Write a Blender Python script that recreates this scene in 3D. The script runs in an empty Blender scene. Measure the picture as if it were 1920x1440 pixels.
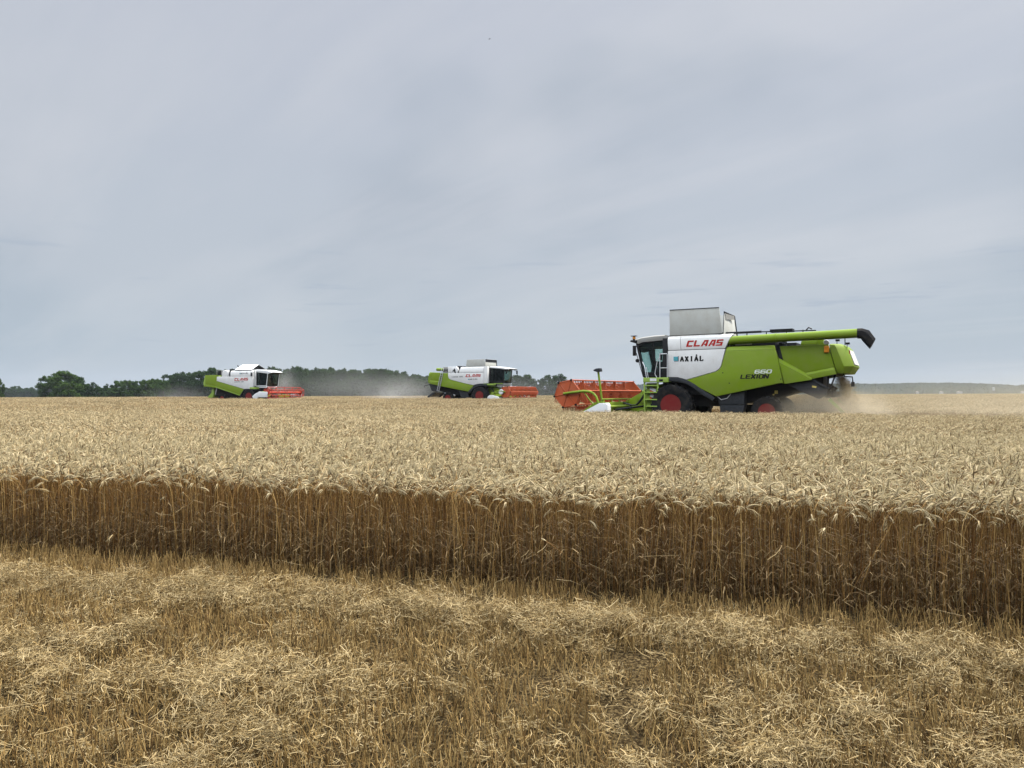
import bpy, bmesh, math, random
import numpy as np
from mathutils import Vector, Matrix

random.seed(7)
rng = np.random.default_rng(11)
scene = bpy.context.scene
COL = scene.collection
R = math.radians
sin, cos, pi = math.sin, math.cos, math.pi

# ------------------------------------------------------------------ camera
FPX, EYE = 1371.0, 1.455
roll = math.atan(7 / 1920.0)
pitch = math.atan(18 / FPX)
cam_d = bpy.data.cameras.new("camera")
cam = bpy.data.objects.new("camera", cam_d)
COL.objects.link(cam)
cam_d.sensor_width = 36.0
cam_d.lens = 36.0 * FPX / 1920.0
cam_d.clip_start, cam_d.clip_end = 0.1, 6000
fw = Vector((0, cos(pitch), sin(pitch)))
rt0 = Vector((1, 0, 0)); up0 = rt0.cross(fw)
rt = cos(roll) * rt0 - sin(roll) * up0
up = sin(roll) * rt0 + cos(roll) * up0
cam.matrix_world = Matrix(((rt.x, up.x, -fw.x, 0), (rt.y, up.y, -fw.y, 0), (rt.z, up.z, -fw.z, EYE), (0, 0, 0, 1)))
scene.camera = cam

# ------------------------------------------------------------------ world: veiled sky, Nishita behind a cloud sheet
SUN_EL, SUN_AZ = R(58), R(68)          # azimuth measured from +Y (view direction) towards +X
world = bpy.data.worlds.new("World")
scene.world = world
world.use_nodes = True
wn, wl = world.node_tree.nodes, world.node_tree.links
wn.clear()
def N(tree, t, **kw):
    n = tree.nodes.new(t)
    for k, v in kw.items(): setattr(n, k, v)
    return n
def wmath(op, a, b=None, clamp=False):
    n = N(world.node_tree, 'ShaderNodeMath', operation=op, use_clamp=clamp)
    for i, v in enumerate((a, b)):
        if v is None: continue
        if isinstance(v, (int, float)): n.inputs[i].default_value = v
        else: wl.new(v, n.inputs[i])
    return n.outputs[0]
def wmix(f, a, b):
    n = N(world.node_tree, 'ShaderNodeMix', data_type='RGBA')
    for i, v in ((0, f), (6, a), (7, b)):
        if isinstance(v, (int, float)): n.inputs[i].default_value = v
        elif isinstance(v, tuple): n.inputs[i].default_value = (*v, 1)
        else: wl.new(v, n.inputs[i])
    return n.outputs[2]
def wnoise(vec, sc, det, rough, stretch, rot=(0, 0, 0), loc=(0, 0, 0)):
    m = N(world.node_tree, 'ShaderNodeMapping', vector_type='TEXTURE')
    m.inputs['Scale'].default_value = tuple(1 / v for v in stretch); m.inputs['Rotation'].default_value = rot; m.inputs['Location'].default_value = loc
    wl.new(vec, m.inputs['Vector'])
    n = N(world.node_tree, 'ShaderNodeTexNoise')
    n.inputs['Scale'].default_value = sc; n.inputs['Detail'].default_value = det; n.inputs['Roughness'].default_value = rough
    wl.new(m.outputs[0], n.inputs['Vector'])
    return n.outputs[0]
def wramp(v, a, b):
    n = N(world.node_tree, 'ShaderNodeMapRange', interpolation_type='SMOOTHSTEP')
    n.inputs[1].default_value = a; n.inputs[2].default_value = b
    wl.new(v, n.inputs[0]); return n.outputs[0]
tc = N(world.node_tree, 'ShaderNodeTexCoord')
sep = N(world.node_tree, 'ShaderNodeSeparateXYZ'); wl.new(tc.outputs['Generated'], sep.inputs[0])
zc = wmath('MAXIMUM', sep.outputs[2], 0.0)
den = wmath('ADD', zc, 0.10)
cmb = N(world.node_tree, 'ShaderNodeCombineXYZ')
wl.new(wmath('DIVIDE', sep.outputs[0], den), cmb.inputs[0]); wl.new(wmath('DIVIDE', sep.outputs[1], den), cmb.inputs[1])
plane = cmb.outputs[0]
sky = N(world.node_tree, 'ShaderNodeTexSky', sky_type='NISHITA')
sky.sun_disc = False; sky.sun_elevation = SUN_EL; sky.sun_rotation = SUN_AZ
sky.air_density = 1.2; sky.dust_density = 2.5
SKY_LOW, SKY_MID, SKY_HIGH = (4.52, 5.22, 6.02), (4.82, 5.28, 5.92), (4.92, 5.25, 6.0)
n_big = wnoise(plane, 0.55, 5, 0.5, (0.35, 1.5, 1), rot=(0, 0, R(128)), loc=(3.1, 0.4, 0))
n_mid = wnoise(plane, 1.3, 9, 0.62, (0.28, 1.4, 1), rot=(0, 0, R(133)), loc=(9.1, 2.4, 0))
n_soft = wnoise(tc.outputs['Generated'], 2.2, 3, 0.5, (1, 1, 1.6), loc=(1.3, 0, 0.7))
base = wmix(wramp(zc, 0.02, 0.16), SKY_LOW, SKY_MID)
base = wmix(wramp(zc, 0.16, 0.5), base, SKY_HIGH)
dark_c = wmix(wramp(zc, 0.0, 0.25), (3.90, 4.70, 5.55), (4.00, 4.48, 5.18))
lite_c = wmix(wramp(zc, 0.0, 0.25), (4.85, 5.45, 6.05), (5.75, 5.98, 6.45))
c1 = wmix(wmath('MULTIPLY', wramp(n_big, 0.42, 0.62), 0.85), base, lite_c)
c2 = wmix(wmath('MULTIPLY', wramp(n_soft, 0.44, 0.66), 0.8), c1, dark_c)
c3 = wmix(wmath('MULTIPLY', wramp(n_mid, 0.44, 0.70), 0.48), c2, lite_c)
# small flat grey-blue cloud bars low over the horizon
bars = wnoise(tc.outputs['Generated'], 4.2, 6, 0.6, (1.3, 1.3, 15), loc=(2.7, 1.9, 0.45))
bandm = wmath('MULTIPLY', wramp(zc, 0.05, 0.09), wmath('SUBTRACT', 1.0, wramp(zc, 0.14, 0.22)))
c4 = wmix(wmath('MULTIPLY', wmath('MULTIPLY', wramp(bars, 0.57, 0.70), bandm), 0.5), c3, (3.3, 3.95, 5.15))
# thin veil: mostly cloud, a little of the clear sky shows through; above the frame it is boosted, added to light the machines
back = wmath('SUBTRACT', 1.0, wramp(sep.outputs[1], -0.35, 0.35))          # unseen rear sky, shaped for light: dimmed low to darken wheat, raised above
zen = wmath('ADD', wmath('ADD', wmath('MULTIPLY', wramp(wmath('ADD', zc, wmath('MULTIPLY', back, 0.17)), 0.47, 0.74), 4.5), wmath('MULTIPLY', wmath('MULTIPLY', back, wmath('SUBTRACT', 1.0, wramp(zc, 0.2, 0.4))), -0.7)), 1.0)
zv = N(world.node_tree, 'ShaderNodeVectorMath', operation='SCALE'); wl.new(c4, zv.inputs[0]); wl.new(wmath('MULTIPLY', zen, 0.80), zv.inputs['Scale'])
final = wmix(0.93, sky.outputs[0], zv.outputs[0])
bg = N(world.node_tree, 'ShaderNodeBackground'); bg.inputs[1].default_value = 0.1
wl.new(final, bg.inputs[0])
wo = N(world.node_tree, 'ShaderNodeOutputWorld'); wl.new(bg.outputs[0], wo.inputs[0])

# ------------------------------------------------------------------ veiled sun
sl = bpy.data.lights.new("sun", 'SUN')
sl.energy, sl.angle, sl.color = 3.8, R(7), (1.0, 0.95, 0.87)
so = bpy.data.objects.new("sun", sl); COL.objects.link(so)
sd = Vector((sin(SUN_AZ) * cos(SUN_EL), cos(SUN_AZ) * cos(SUN_EL), sin(SUN_EL)))
so.rotation_euler = sd.to_track_quat('Z', 'Y').to_euler(); so.location = sd * 60

vs = scene.view_settings
scene.display_settings.display_device = 'sRGB'
vs.view_transform, vs.look, vs.exposure, vs.gamma, vs.use_curve_mapping = 'Standard', 'None', 0.42, 1.0, False
scene.render.engine = 'CYCLES'
cy = scene.cycles
cy.max_bounces, cy.diffuse_bounces, cy.transparent_max_bounces, cy.volume_bounces = 5, 0, 12, 0
cy.use_denoising = True
cy.volume_step_rate = 1.0; cy.volume_max_steps = 128

# ------------------------------------------------------------------ helpers
def tag(o, label=None, cat=None, group=None, kind=None):
    if label: o['label'] = label
    if cat: o['category'] = cat
    if group: o['group'] = group
    if kind: o['kind'] = kind
    return o

class NT:
    """small node builder for materials"""
    def __init__(s, name):
        s.m = bpy.data.materials.new(name); s.m.use_nodes = True
        s.t = s.m.node_tree; s.n = s.t.nodes; s.l = s.t.links
        s.n.clear()
        s.out = s.n.new('ShaderNodeOutputMaterial')
    def node(s, t, **kw): return N(s.t, t, **kw)
    def set(s, sock, v):
        if isinstance(v, (int, float)): sock.default_value = v
        elif isinstance(v, tuple): sock.default_value = (*v, 1) if len(v) == 3 and sock.type == 'RGBA' else v
        else: s.l.new(v, sock)
    def mix(s, f, a, b, blend='MIX'):
        n = s.node('ShaderNodeMix', data_type='RGBA', blend_type=blend)
        s.set(n.inputs[0], f); s.set(n.inputs[6], a); s.set(n.inputs[7], b); return n.outputs[2]
    def math(s, op, a, b=0.0, clamp=False):
        n = s.node('ShaderNodeMath', operation=op, use_clamp=clamp)
        s.set(n.inputs[0], a); s.set(n.inputs[1], b); return n.outputs[0]
    def noise(s, sc, det=4, rough=.55, coord='Object', stretch=None):
        n = s.node('ShaderNodeTexNoise'); n.inputs['Scale'].default_value = sc
        n.inputs['Detail'].default_value = det; n.inputs['Roughness'].default_value = rough
        t = s.node('ShaderNodeTexCoord'); src = t.outputs[coord]
        if stretch:
            mp = s.node('ShaderNodeMapping'); mp.inputs['Scale'].default_value = stretch
            s.l.new(src, mp.inputs[0]); src = mp.outputs[0]
        s.l.new(src, n.inputs['Vector']); return n.outputs[0]
    def ramp(s, v, a, b, c=0.0, d=1.0):
        n = s.node('ShaderNodeMapRange'); s.set(n.inputs[0], v)
        n.inputs[1].default_value, n.inputs[2].default_value, n.inputs[3].default_value, n.inputs[4].default_value = a, b, c, d
        return n.outputs[0]
    def principled(s, col, rough=.5, metal=0.0, spec=.5, bump=None, bs=.2, coat=0.0):
        p = s.node('ShaderNodeBsdfPrincipled')
        s.set(p.inputs['Base Color'], col); s.set(p.inputs['Roughness'], rough); s.set(p.inputs['Metallic'], metal)
        p.inputs['Specular IOR Level'].default_value = spec
        p.inputs['Coat Weight'].default_value = coat
        if bump is not None:
            b = s.node('ShaderNodeBump'); b.inputs['Strength'].default_value = bs; b.inputs['Distance'].default_value = .02
            s.l.new(bump, b.inputs['Height']); s.l.new(b.outputs[0], p.inputs['Normal'])
        return p.outputs[0]
    def done(s, sh): s.l.new(sh, s.out.inputs['Surface']); return s.m

DUST = (0.36, 0.29, 0.19)
def paint(name, col, rough=.42, dust=.28, spec=.4):
    t = NT(name)
    nz = t.noise(2.1, 6, .62); n2 = t.noise(14, 4, .6, stretch=(1, 1, .35)); n3 = t.noise(1.1, 3, .5)
    d = t.math('MULTIPLY', t.ramp(nz, .38, .72), t.ramp(n2, .30, .75, .45, 1.0))
    c = t.mix(t.math('MULTIPLY', d, dust), col, DUST)
    c = t.mix(t.ramp(n3, .35, .7, 0, .14), c, tuple(v * .78 for v in col))
    return t.done(t.principled(c, t.ramp(nz, .3, .7, rough, min(.8, rough + .25)), 0, spec, bump=n3, bs=.05))
def flat(name, col, rough=.6, metal=0.0, spec=.4, var=.15, sc=9):
    t = NT(name)
    c = t.mix(t.ramp(t.noise(sc, 4, .6), .3, .75, 0, 1.0), tuple(v * (1 - var) for v in col), tuple(min(1, v * (1 + var)) for v in col))
    return t.done(t.principled(c, rough, metal, spec if metal else spec * .45))

M = {}
M['green'] = paint('seed_green_paint', (.182, .272, .011), dust=.18, spec=.22)
M['lime'] = paint('light_green_paint', (.27, .41, .055), dust=.22)
M['white'] = paint('grey_white_paint', (.80, .79, .74), .42, .30, spec=.3)
M['roof'] = paint('white_roof_paint', (.80, .80, .76), .45, .18)
M['tank'] = paint('dusty_tank_paint', (.62, .62, .55), .6, .40, spec=.2)
M['cabgrey'] = paint('cab_grey_plastic', (.30, .295, .265), .55, .3)
M['dark'] = flat('dark_grey_plastic', (.030, .033, .036), .55, var=.3)
M['black'] = flat('black_steel', (.012, .012, .013), .5, var=.3)
M['deck'] = flat('dark_grey_steel', (.02, .02, .021), .6)  # one dark grey for chassis, decks and auger
M['steel'] = flat('bare_steel', (.42, .42, .40), .38, .6)
M['rail'] = flat('galvanised_rail', (.55, .56, .56), .42, .3)
def rubber():
    t = NT('dusty_rubber')
    c = t.mix(t.ramp(t.noise(5, 5, .6), .42, .75, 0, .5), (.011, .012, .014), (.07, .058, .04))
    return t.done(t.principled(c, .85, 0, .12))
M['rubber'] = rubber()
M['rim'] = paint('red_rim_paint', (.17, .010, .010), .5, .14, spec=.2)
M['orange'] = paint('orange_reel_paint', (.50, .082, .016), .5, .25)
M['redreel'] = paint('red_reel_paint', (.50, .040, .015), .5, .15)
M['tine'] = flat('orange_tine_plastic', (.40, .062, .020), .55, var=.3, sc=25)
M['logored'] = flat('letter_red', (.46, .025, .018), .5)
M['ink'] = flat('letter_black', (.012, .012, .012), .5)
M['teal'] = flat('logo_teal', (.10, .38, .42), .5)
M['sticker'] = flat('sticker_white', (.75, .75, .72), .5)
M['yellow'] = flat('sticker_yellow', (.65, .50, .12), .5)
M['amber'] = flat('amber_plastic', (.75, .27, .03), .25)
M['letterw'] = flat('letter_white', (.72, .75, .66), .5)
M['seat'] = flat('seat_cloth', (.035, .04, .04), .8)
M['greyseat'] = flat('head_rest_cloth', (.09, .10, .10), .8)
def glass(name, col):
    t = NT(name)
    tr = t.node('ShaderNodeBsdfTransparent'); tr.inputs[0].default_value = (*col, 1)
    gl = t.node('ShaderNodeBsdfGlossy'); gl.inputs['Roughness'].default_value = .04; gl.inputs[0].default_value = (.8, .9, .9, 1)
    fr = t.node('ShaderNodeFresnel'); fr.inputs[0].default_value = 1.45
    mx = t.node('ShaderNodeMixShader'); t.l.new(fr.outputs[0], mx.inputs[0]); t.l.new(tr.outputs[0], mx.inputs[1]); t.l.new(gl.outputs[0], mx.inputs[2])
    return t.done(mx.outputs[0])
M['glass'] = glass('tinted_cab_glass', (.80, .885, .86)); M['darkglass'] = glass('dark_cab_glass', (.42, .54, .52))

class MB:
    """collects shapes into one mesh; s mirrors across the machine (near side sign)"""
    def __init__(s, side=1): s.v = []; s.f = []; s.mi = []; s.s = side
    def add(s, vs_, fs_, mi=0):
        o = len(s.v); s.v += [(x, s.s * y, z) for x, y, z in vs_]
        s.f += [tuple(o + i for i in f) for f in fs_]; s.mi += [mi] * len(fs_); return s
    def box(s, x0, x1, y0, y1, z0, z1, mi=0):
        return s.add([(x, y, z) for x in (x0, x1) for y in (y0, y1) for z in (z0, z1)],
                     [(0, 1, 3, 2), (4, 6, 7, 5), (0, 4, 5, 1), (2, 3, 7, 6), (0, 2, 6, 4), (1, 5, 7, 3)], mi)
    def prism(s, poly, y0, y1, mi=0):
        n = len(poly)
        return s.add([(x, y0, z) for x, z in poly] + [(x, y1, z) for x, z in poly],
                     [tuple(range(n)), tuple(range(2 * n - 1, n - 1, -1))] + [(i, (i + 1) % n, n + (i + 1) % n, n + i) for i in range(n)], mi)
    def loft(s, rings, mi=0, cap=True):
        n = len(rings[0]); vs_ = [p for r in rings for p in r]; fs_ = []
        for k in range(len(rings) - 1):
            fs_ += [(k * n + i, k * n + (i + 1) % n, (k + 1) * n + (i + 1) % n, (k + 1) * n + i) for i in range(n)]
        if cap: fs_ += [tuple(range(n)), tuple(range((len(rings) - 1) * n, len(rings) * n))]
        return s.add(vs_, fs_, mi)
    def slab(s, quad, th, mi=0):
        """a plate from a 3D polygon, thickened along -normal"""
        q = [Vector(p) for p in quad]; nn = (q[1] - q[0]).cross(q[2] - q[1]).normalized() * th
        return s.loft([[tuple(p) for p in q], [tuple(p + nn) for p in q]], mi)
    def tube(s, path, r, n=8, mi=0):
        P = [Vector(p) for p in path]; rings = []
        prev = None
        for i, p in enumerate(P):
            d = (P[min(i + 1, len(P) - 1)] - P[max(i - 1, 0)]).normalized()
            a = prev if prev is not None else (Vector((0, 0, 1)) if abs(d.z) < .9 else Vector((0, 1, 0)))
            u = (a - d * a.dot(d)).normalized(); w = d.cross(u); prev = u
            rr = r[i] if isinstance(r, (list, tuple)) else r
            rings.append([tuple(p + u * (rr * cos(2 * pi * k / n)) + w * (rr * sin(2 * pi * k / n))) for k in range(n)])
        return s.loft(rings, mi)
    def lathe_y(s, prof, cx, cz, n=28, mi=0, ph=0.0):
        """revolve (radius, y) about the across axis through (cx, cz)"""
        rings = [[(cx + r * cos(2 * pi * k / n + ph), y, cz + r * sin(2 * pi * k / n + ph)) for k in range(n)] for r, y in prof]
        return s.loft(rings, mi)
    def build(s, name, mats, parent=None, bevel=0.0, smooth=38):
        me = bpy.data.meshes.new(name)
        bm = bmesh.new()
        vv = [bm.verts.new(v) for v in s.v]
        for f, mi in zip(s.f, s.mi):
            try:
                fc = bm.faces.new([vv[i] for i in f]); fc.material_index = mi
            except ValueError: pass
        bmesh.ops.recalc_face_normals(bm, faces=bm.faces)
        if bevel:
            es = [e for e in bm.edges if len(e.link_faces) == 2 and e.calc_face_angle(0) > R(28)]
            bmesh.ops.bevel(bm, geom=es, offset=bevel, segments=2, affect='EDGES', clamp_overlap=True, profile=.6)
        bm.normal_update(); bm.to_mesh(me); bm.free()
        for m in (mats if isinstance(mats, (list, tuple)) else [mats]): me.materials.append(m)
        me.polygons.foreach_set('use_smooth', [True] * len(me.polygons)); me.set_sharp_from_angle(angle=R(smooth))
        o = bpy.data.objects.new(name, me); COL.objects.link(o)
        if parent is not None: o.parent = parent
        return o

def empty(name, loc, rz=0.0):
    o = bpy.data.objects.new(name, None); COL.objects.link(o)
    o.location = loc; o.rotation_euler = (0, 0, rz); o.empty_display_size = .5
    return o

def np_mesh(name, V, F, mats, mi=None, smooth=False):
    me = bpy.data.meshes.new(name)
    me.from_pydata([tuple(v) for v in V], [], [tuple(f) for f in F])
    for m in mats: me.materials.append(m)
    if mi is not None: me.polygons.foreach_set('material_index', np.asarray(mi, dtype=np.int32))
    if smooth: me.polygons.foreach_set('use_smooth', [True] * len(me.polygons))
    me.update(); return me

def ground_z(y):
    y = np.asarray(y, float); t = np.clip((y - 30) / 65, 0, 1)      # flat stubble, then a long low crest beyond the machines
    a = .41 * (3 * t * t - 2 * t ** 3)
    d = np.clip(y - 120, 0, None); return a - .004 * np.minimum(d, 500)
def gz(y): return float(ground_z(y))

def vnoise(x, y, seed, sc):
    """smooth value noise on arrays"""
    g = np.random.default_rng(seed).random((256, 256))
    x = np.asarray(x) * sc + 1000.; y = np.asarray(y) * sc + 1000.
    xi, yi = np.floor(x).astype(int), np.floor(y).astype(int); fx, fy = x - xi, y - yi
    fx = fx * fx * (3 - 2 * fx); fy = fy * fy * (3 - 2 * fy)
    h = lambda i, j: g[(xi + i) % 256, (yi + j) % 256]
    return (h(0, 0) * (1 - fx) + h(1, 0) * fx) * (1 - fy) + (h(0, 1) * (1 - fx) + h(1, 1) * fx) * fy

# ------------------------------------------------------------------ the layout of the field
EDGE_S, EDGE_0 = -.308, 5.42                                    # the cut face of the near wheat: y = EDGE_0 + EDGE_S x
def edge_y(x): return EDGE_0 + EDGE_S * x
class Frame:
    def __init__(s, x, y, hx, hy):
        n = math.hypot(hx, hy); s.x, s.y, s.h = x, y, (hx / n, hy / n); s.l = (-hy / n, hx / n)
        s.rz = math.atan2(hy, hx); s.z = gz(y)
    def loc(s, x, y): return (x - s.x) * s.h[0] + (y - s.y) * s.h[1], (x - s.x) * s.l[0] + (y - s.y) * s.l[1]
    def world(s, f, l, z=0): return (s.x + f * s.h[0] + l * s.l[0], s.y + f * s.h[1] + l * s.l[1], s.z + z)
tA, tB, tC = R(31), R(25), R(20)
FA = Frame(7.83, 33.51, -cos(tA), sin(tA))
FB = Frame(-2.69, 77.59, cos(tB), -sin(tB))
FC = Frame(-29.07, 83.65, cos(tC), -sin(tC))

# ------------------------------------------------------------------ ground
def ground_mat():
    t = NT('stubble_soil')
    a = t.noise(.9, 8, .65); b = t.noise(45, 6, .7)
    c = t.mix(t.ramp(a, .35, .7), (.016, .011, .006), (.040, .027, .013))
    c = t.mix(t.ramp(b, .46, .60), c, (.15, .105, .047))
    return t.done(t.principled(c, 1.0, 0, 0.0, bump=b, bs=.9))
ys = np.concatenate([np.arange(-30, 130, 2.5), np.arange(130, 640, 30), np.arange(640, 1761, 160)])
xs = np.concatenate([np.arange(-1500, -200, 130), np.arange(-200, 201, 10), np.arange(330, 1501, 130)])
gv = [(x, y, gz(y)) for y in ys for x in xs]; nx = len(xs)
gf = [(j * nx + i, j * nx + i + 1, (j + 1) * nx + i + 1, (j + 1) * nx + i) for j in range(len(ys) - 1) for i in range(nx - 1)]
go = bpy.data.objects.new('ground', np_mesh('ground', gv, gf, [ground_mat()], smooth=True)); COL.objects.link(go)
tag(go, kind='structure')
#@@HARVESTERS
# ------------------------------------------------------------------ lettering: rectangles and strokes on a unit grid
LET = {
 'C': [(0, 0, 1, .24), (0, .24, .32, .76), (0, .76, 1, 1)], 'L': [(0, 0, 1, .24), (0, .24, .32, 1)],
 'A': [((0, 0), (.30, 0), (.56, .78), (.26, .78)), (.70, 0, 1.02, .78), (.30, .78, 1.02, 1), ((.42, .22), (.70, .22), (.70, .42), (.49, .42))],
 'S': [(0, 0, 1, .22), (.68, .22, 1, .40), (0, .40, 1, .60), (0, .60, .32, .78), (0, .78, 1, 1)]}
STK = {
 'L': [(.1, 1, .1, 0), (.1, .08, 1, .08)], 'E': [(.1, 1, .1, 0), (.1, .92, 1, .92), (.1, .5, .9, .5), (.1, .08, 1, .08)],
 'X': [(.05, 1, .95, 0), (.95, 1, .05, 0)], 'I': [(.5, 1, .5, 0)], 'N': [(.1, 0, .1, 1), (.1, 1, .9, 0), (.9, 0, .9, 1)],
 'O': [(.1, .1, .1, .9), (.1, .92, .9, .92), (.9, .9, .9, .1), (.9, .08, .1, .08)],
 '6': [(.1, .1, .1, .9), (.1, .92, .95, .92), (.1, .52, .9, .52), (.9, .52, .9, .1), (.9, .08, .1, .08)],
 '5': [(.95, .92, .1, .92), (.1, .92, .1, .5), (.1, .52, .9, .52), (.9, .52, .9, .1), (.9, .08, .05, .08)],
 '4': [(.15, 1, .1, .4), (.1, .38, 1, .38), (.78, 1, .78, 0)],
 '8': [(.1, .1, .1, .9), (.1, .92, .9, .92), (.9, .9, .9, .1), (.9, .08, .1, .08), (.1, .5, .9, .5)],
 '0': [(.1, .1, .1, .9), (.1, .92, .9, .92), (.9, .9, .9, .1), (.9, .08, .1, .08)],
 'A': [(.08, 0, .5, 1), (.5, 1, .92, 0), (.25, .32, .75, .32), (-.05, .03, .25, .03), (.75, .03, 1.05, .03)],
 'Á': [(.08, 0, .5, 1), (.5, 1, .92, 0), (.25, .32, .75, .32), (-.05, .03, .25, .03), (.75, .03, 1.05, .03), (.45, 1.12, .7, 1.35)],
 'Xs': [(.1, 1, .9, 0), (.9, 1, .1, 0), (-.02, .97, .3, .97), (.7, .97, 1.02, .97), (-.02, .03, .3, .03), (.7, .03, 1.02, .03)],
 'Is': [(.5, 1, .5, 0), (.25, .97, .75, .97), (.25, .03, .75, .03)],
 'Ls': [(.25, 1, .25, 0), (.05, .97, .5, .97), (.05, .03, .95, .03), (.93, .03, .93, .28)]}
def writing(mb, keys, f0, z0, w, h, gap, L, dirn, shear=.0, stroke=None, slope=0.0, mi=0, lean=0.0):
    """letters run along dirn (+1 forward, -1 rearward) on the near side at lateral L"""
    u0, w_, nxt = 0.0, w, 0.0
    for i, k in enumerate(keys):
        u0 = nxt; w = w_ * (.45 if k == 'I' else 1.0); nxt = u0 + w + gap
        if k == ' ': continue
        def P(u, v, e):
            x = u0 + u * w + shear * v * h
            return (f0 + dirn * x, L + e - lean * v * h, z0 + v * h + slope * x)
        if stroke is None:
            for q in LET[k]:
                if not isinstance(q[0], tuple): a, b, c, d = q; q = ((a, b), (c, b), (c, d), (a, d))
                mb.add([P(a, b, .006) for a, b in q], [(0, 1, 2, 3)], mi)
        else:
            for j, (a, b, c, d) in enumerate(STK[k]):
                dx, dy = (c - a) * w, (d - b) * h; ll = math.hypot(dx, dy) or 1
                sw = stroke * (.55 if abs(dy) < .3 * abs(dx) else 1.0)
                px_, py_ = -dy / ll * sw / 2 / w, dx / ll * sw / 2 / h
                e = .006 + .0008 * j
                mb.add([P(a + px_, b + py_, e), P(c + px_, d + py_, e), P(c - px_, d - py_, e), P(a - px_, b - py_, e)], [(0, 1, 2, 3)], mi)

# ------------------------------------------------------------------ shared machine parts
def wheel(root, s, F, li, lo, z, rad, rim, wide_lugs=20):
    """a tyre with chevron lugs and a dished rim; lo is the outer side"""
    d = 1 if lo > li else -1; a, b = li, lo
    t = MB(s)
    t.lathe_y([(rim, a + d * .04), (rim + .06, a), (rad * .90, a), (rad - .045, a + d * .07), (rad - .05, (a + b) / 2), (rad - .045, b - d * .07), (rad * .90, b), (rim + .06, b), (rim, b - d * .04)], F, z, 40)
    mid = (a + b) / 2; hw = abs(b - a) / 2
    for k in range(wide_lugs):
        for sg in (-1, 1):
            t0 = 2 * pi * (k + (.5 if sg > 0 else 0)) / wide_lugs; dt = 2 * pi / wide_lugs
            y0, y1 = mid + sg * .02, mid + sg * hw * .99
            def C(th, y, r): return (F + r * cos(th), y, z + r * sin(th))
            w = dt * .20
            A = [C(t0 - w, y0, rad - .06), C(t0 + w, y0, rad - .06), C(t0 + w, y0, rad), C(t0 - w, y0, rad)]
            B = [C(t0 + dt * .45 - w, y1, rad - .12), C(t0 + dt * .45 + w * 1.3, y1, rad - .12), C(t0 + dt * .45 + w * 1.3, y1, rad - .02), C(t0 + dt * .45 - w, y1, rad - .02)]
            t.loft([A, B])
    ty = t.build('wheel', [M['rubber']], root)
    r = MB(s)
    r.lathe_y([(rim + .012, b - d * .03), (rim + .012, b - d * .055), (rim - .03, b - d * .07), (rim * .86, b - d * .22), (rim * .55, b - d * .27), (.17, b - d * .25), (.16, b - d * .14), (.10, b - d * .12), (.02, b - d * .12)], F, z, 32)
    for k in range(8):
        an = 2 * pi * k / 8
        r.lathe_y([(.018, b - d * .26), (.018, b - d * .225), (.001, b - d * .225)], F + .24 * cos(an), z + .24 * sin(an), 6)
    r.build('rim', [M['rim']], ty)
    return ty

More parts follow.
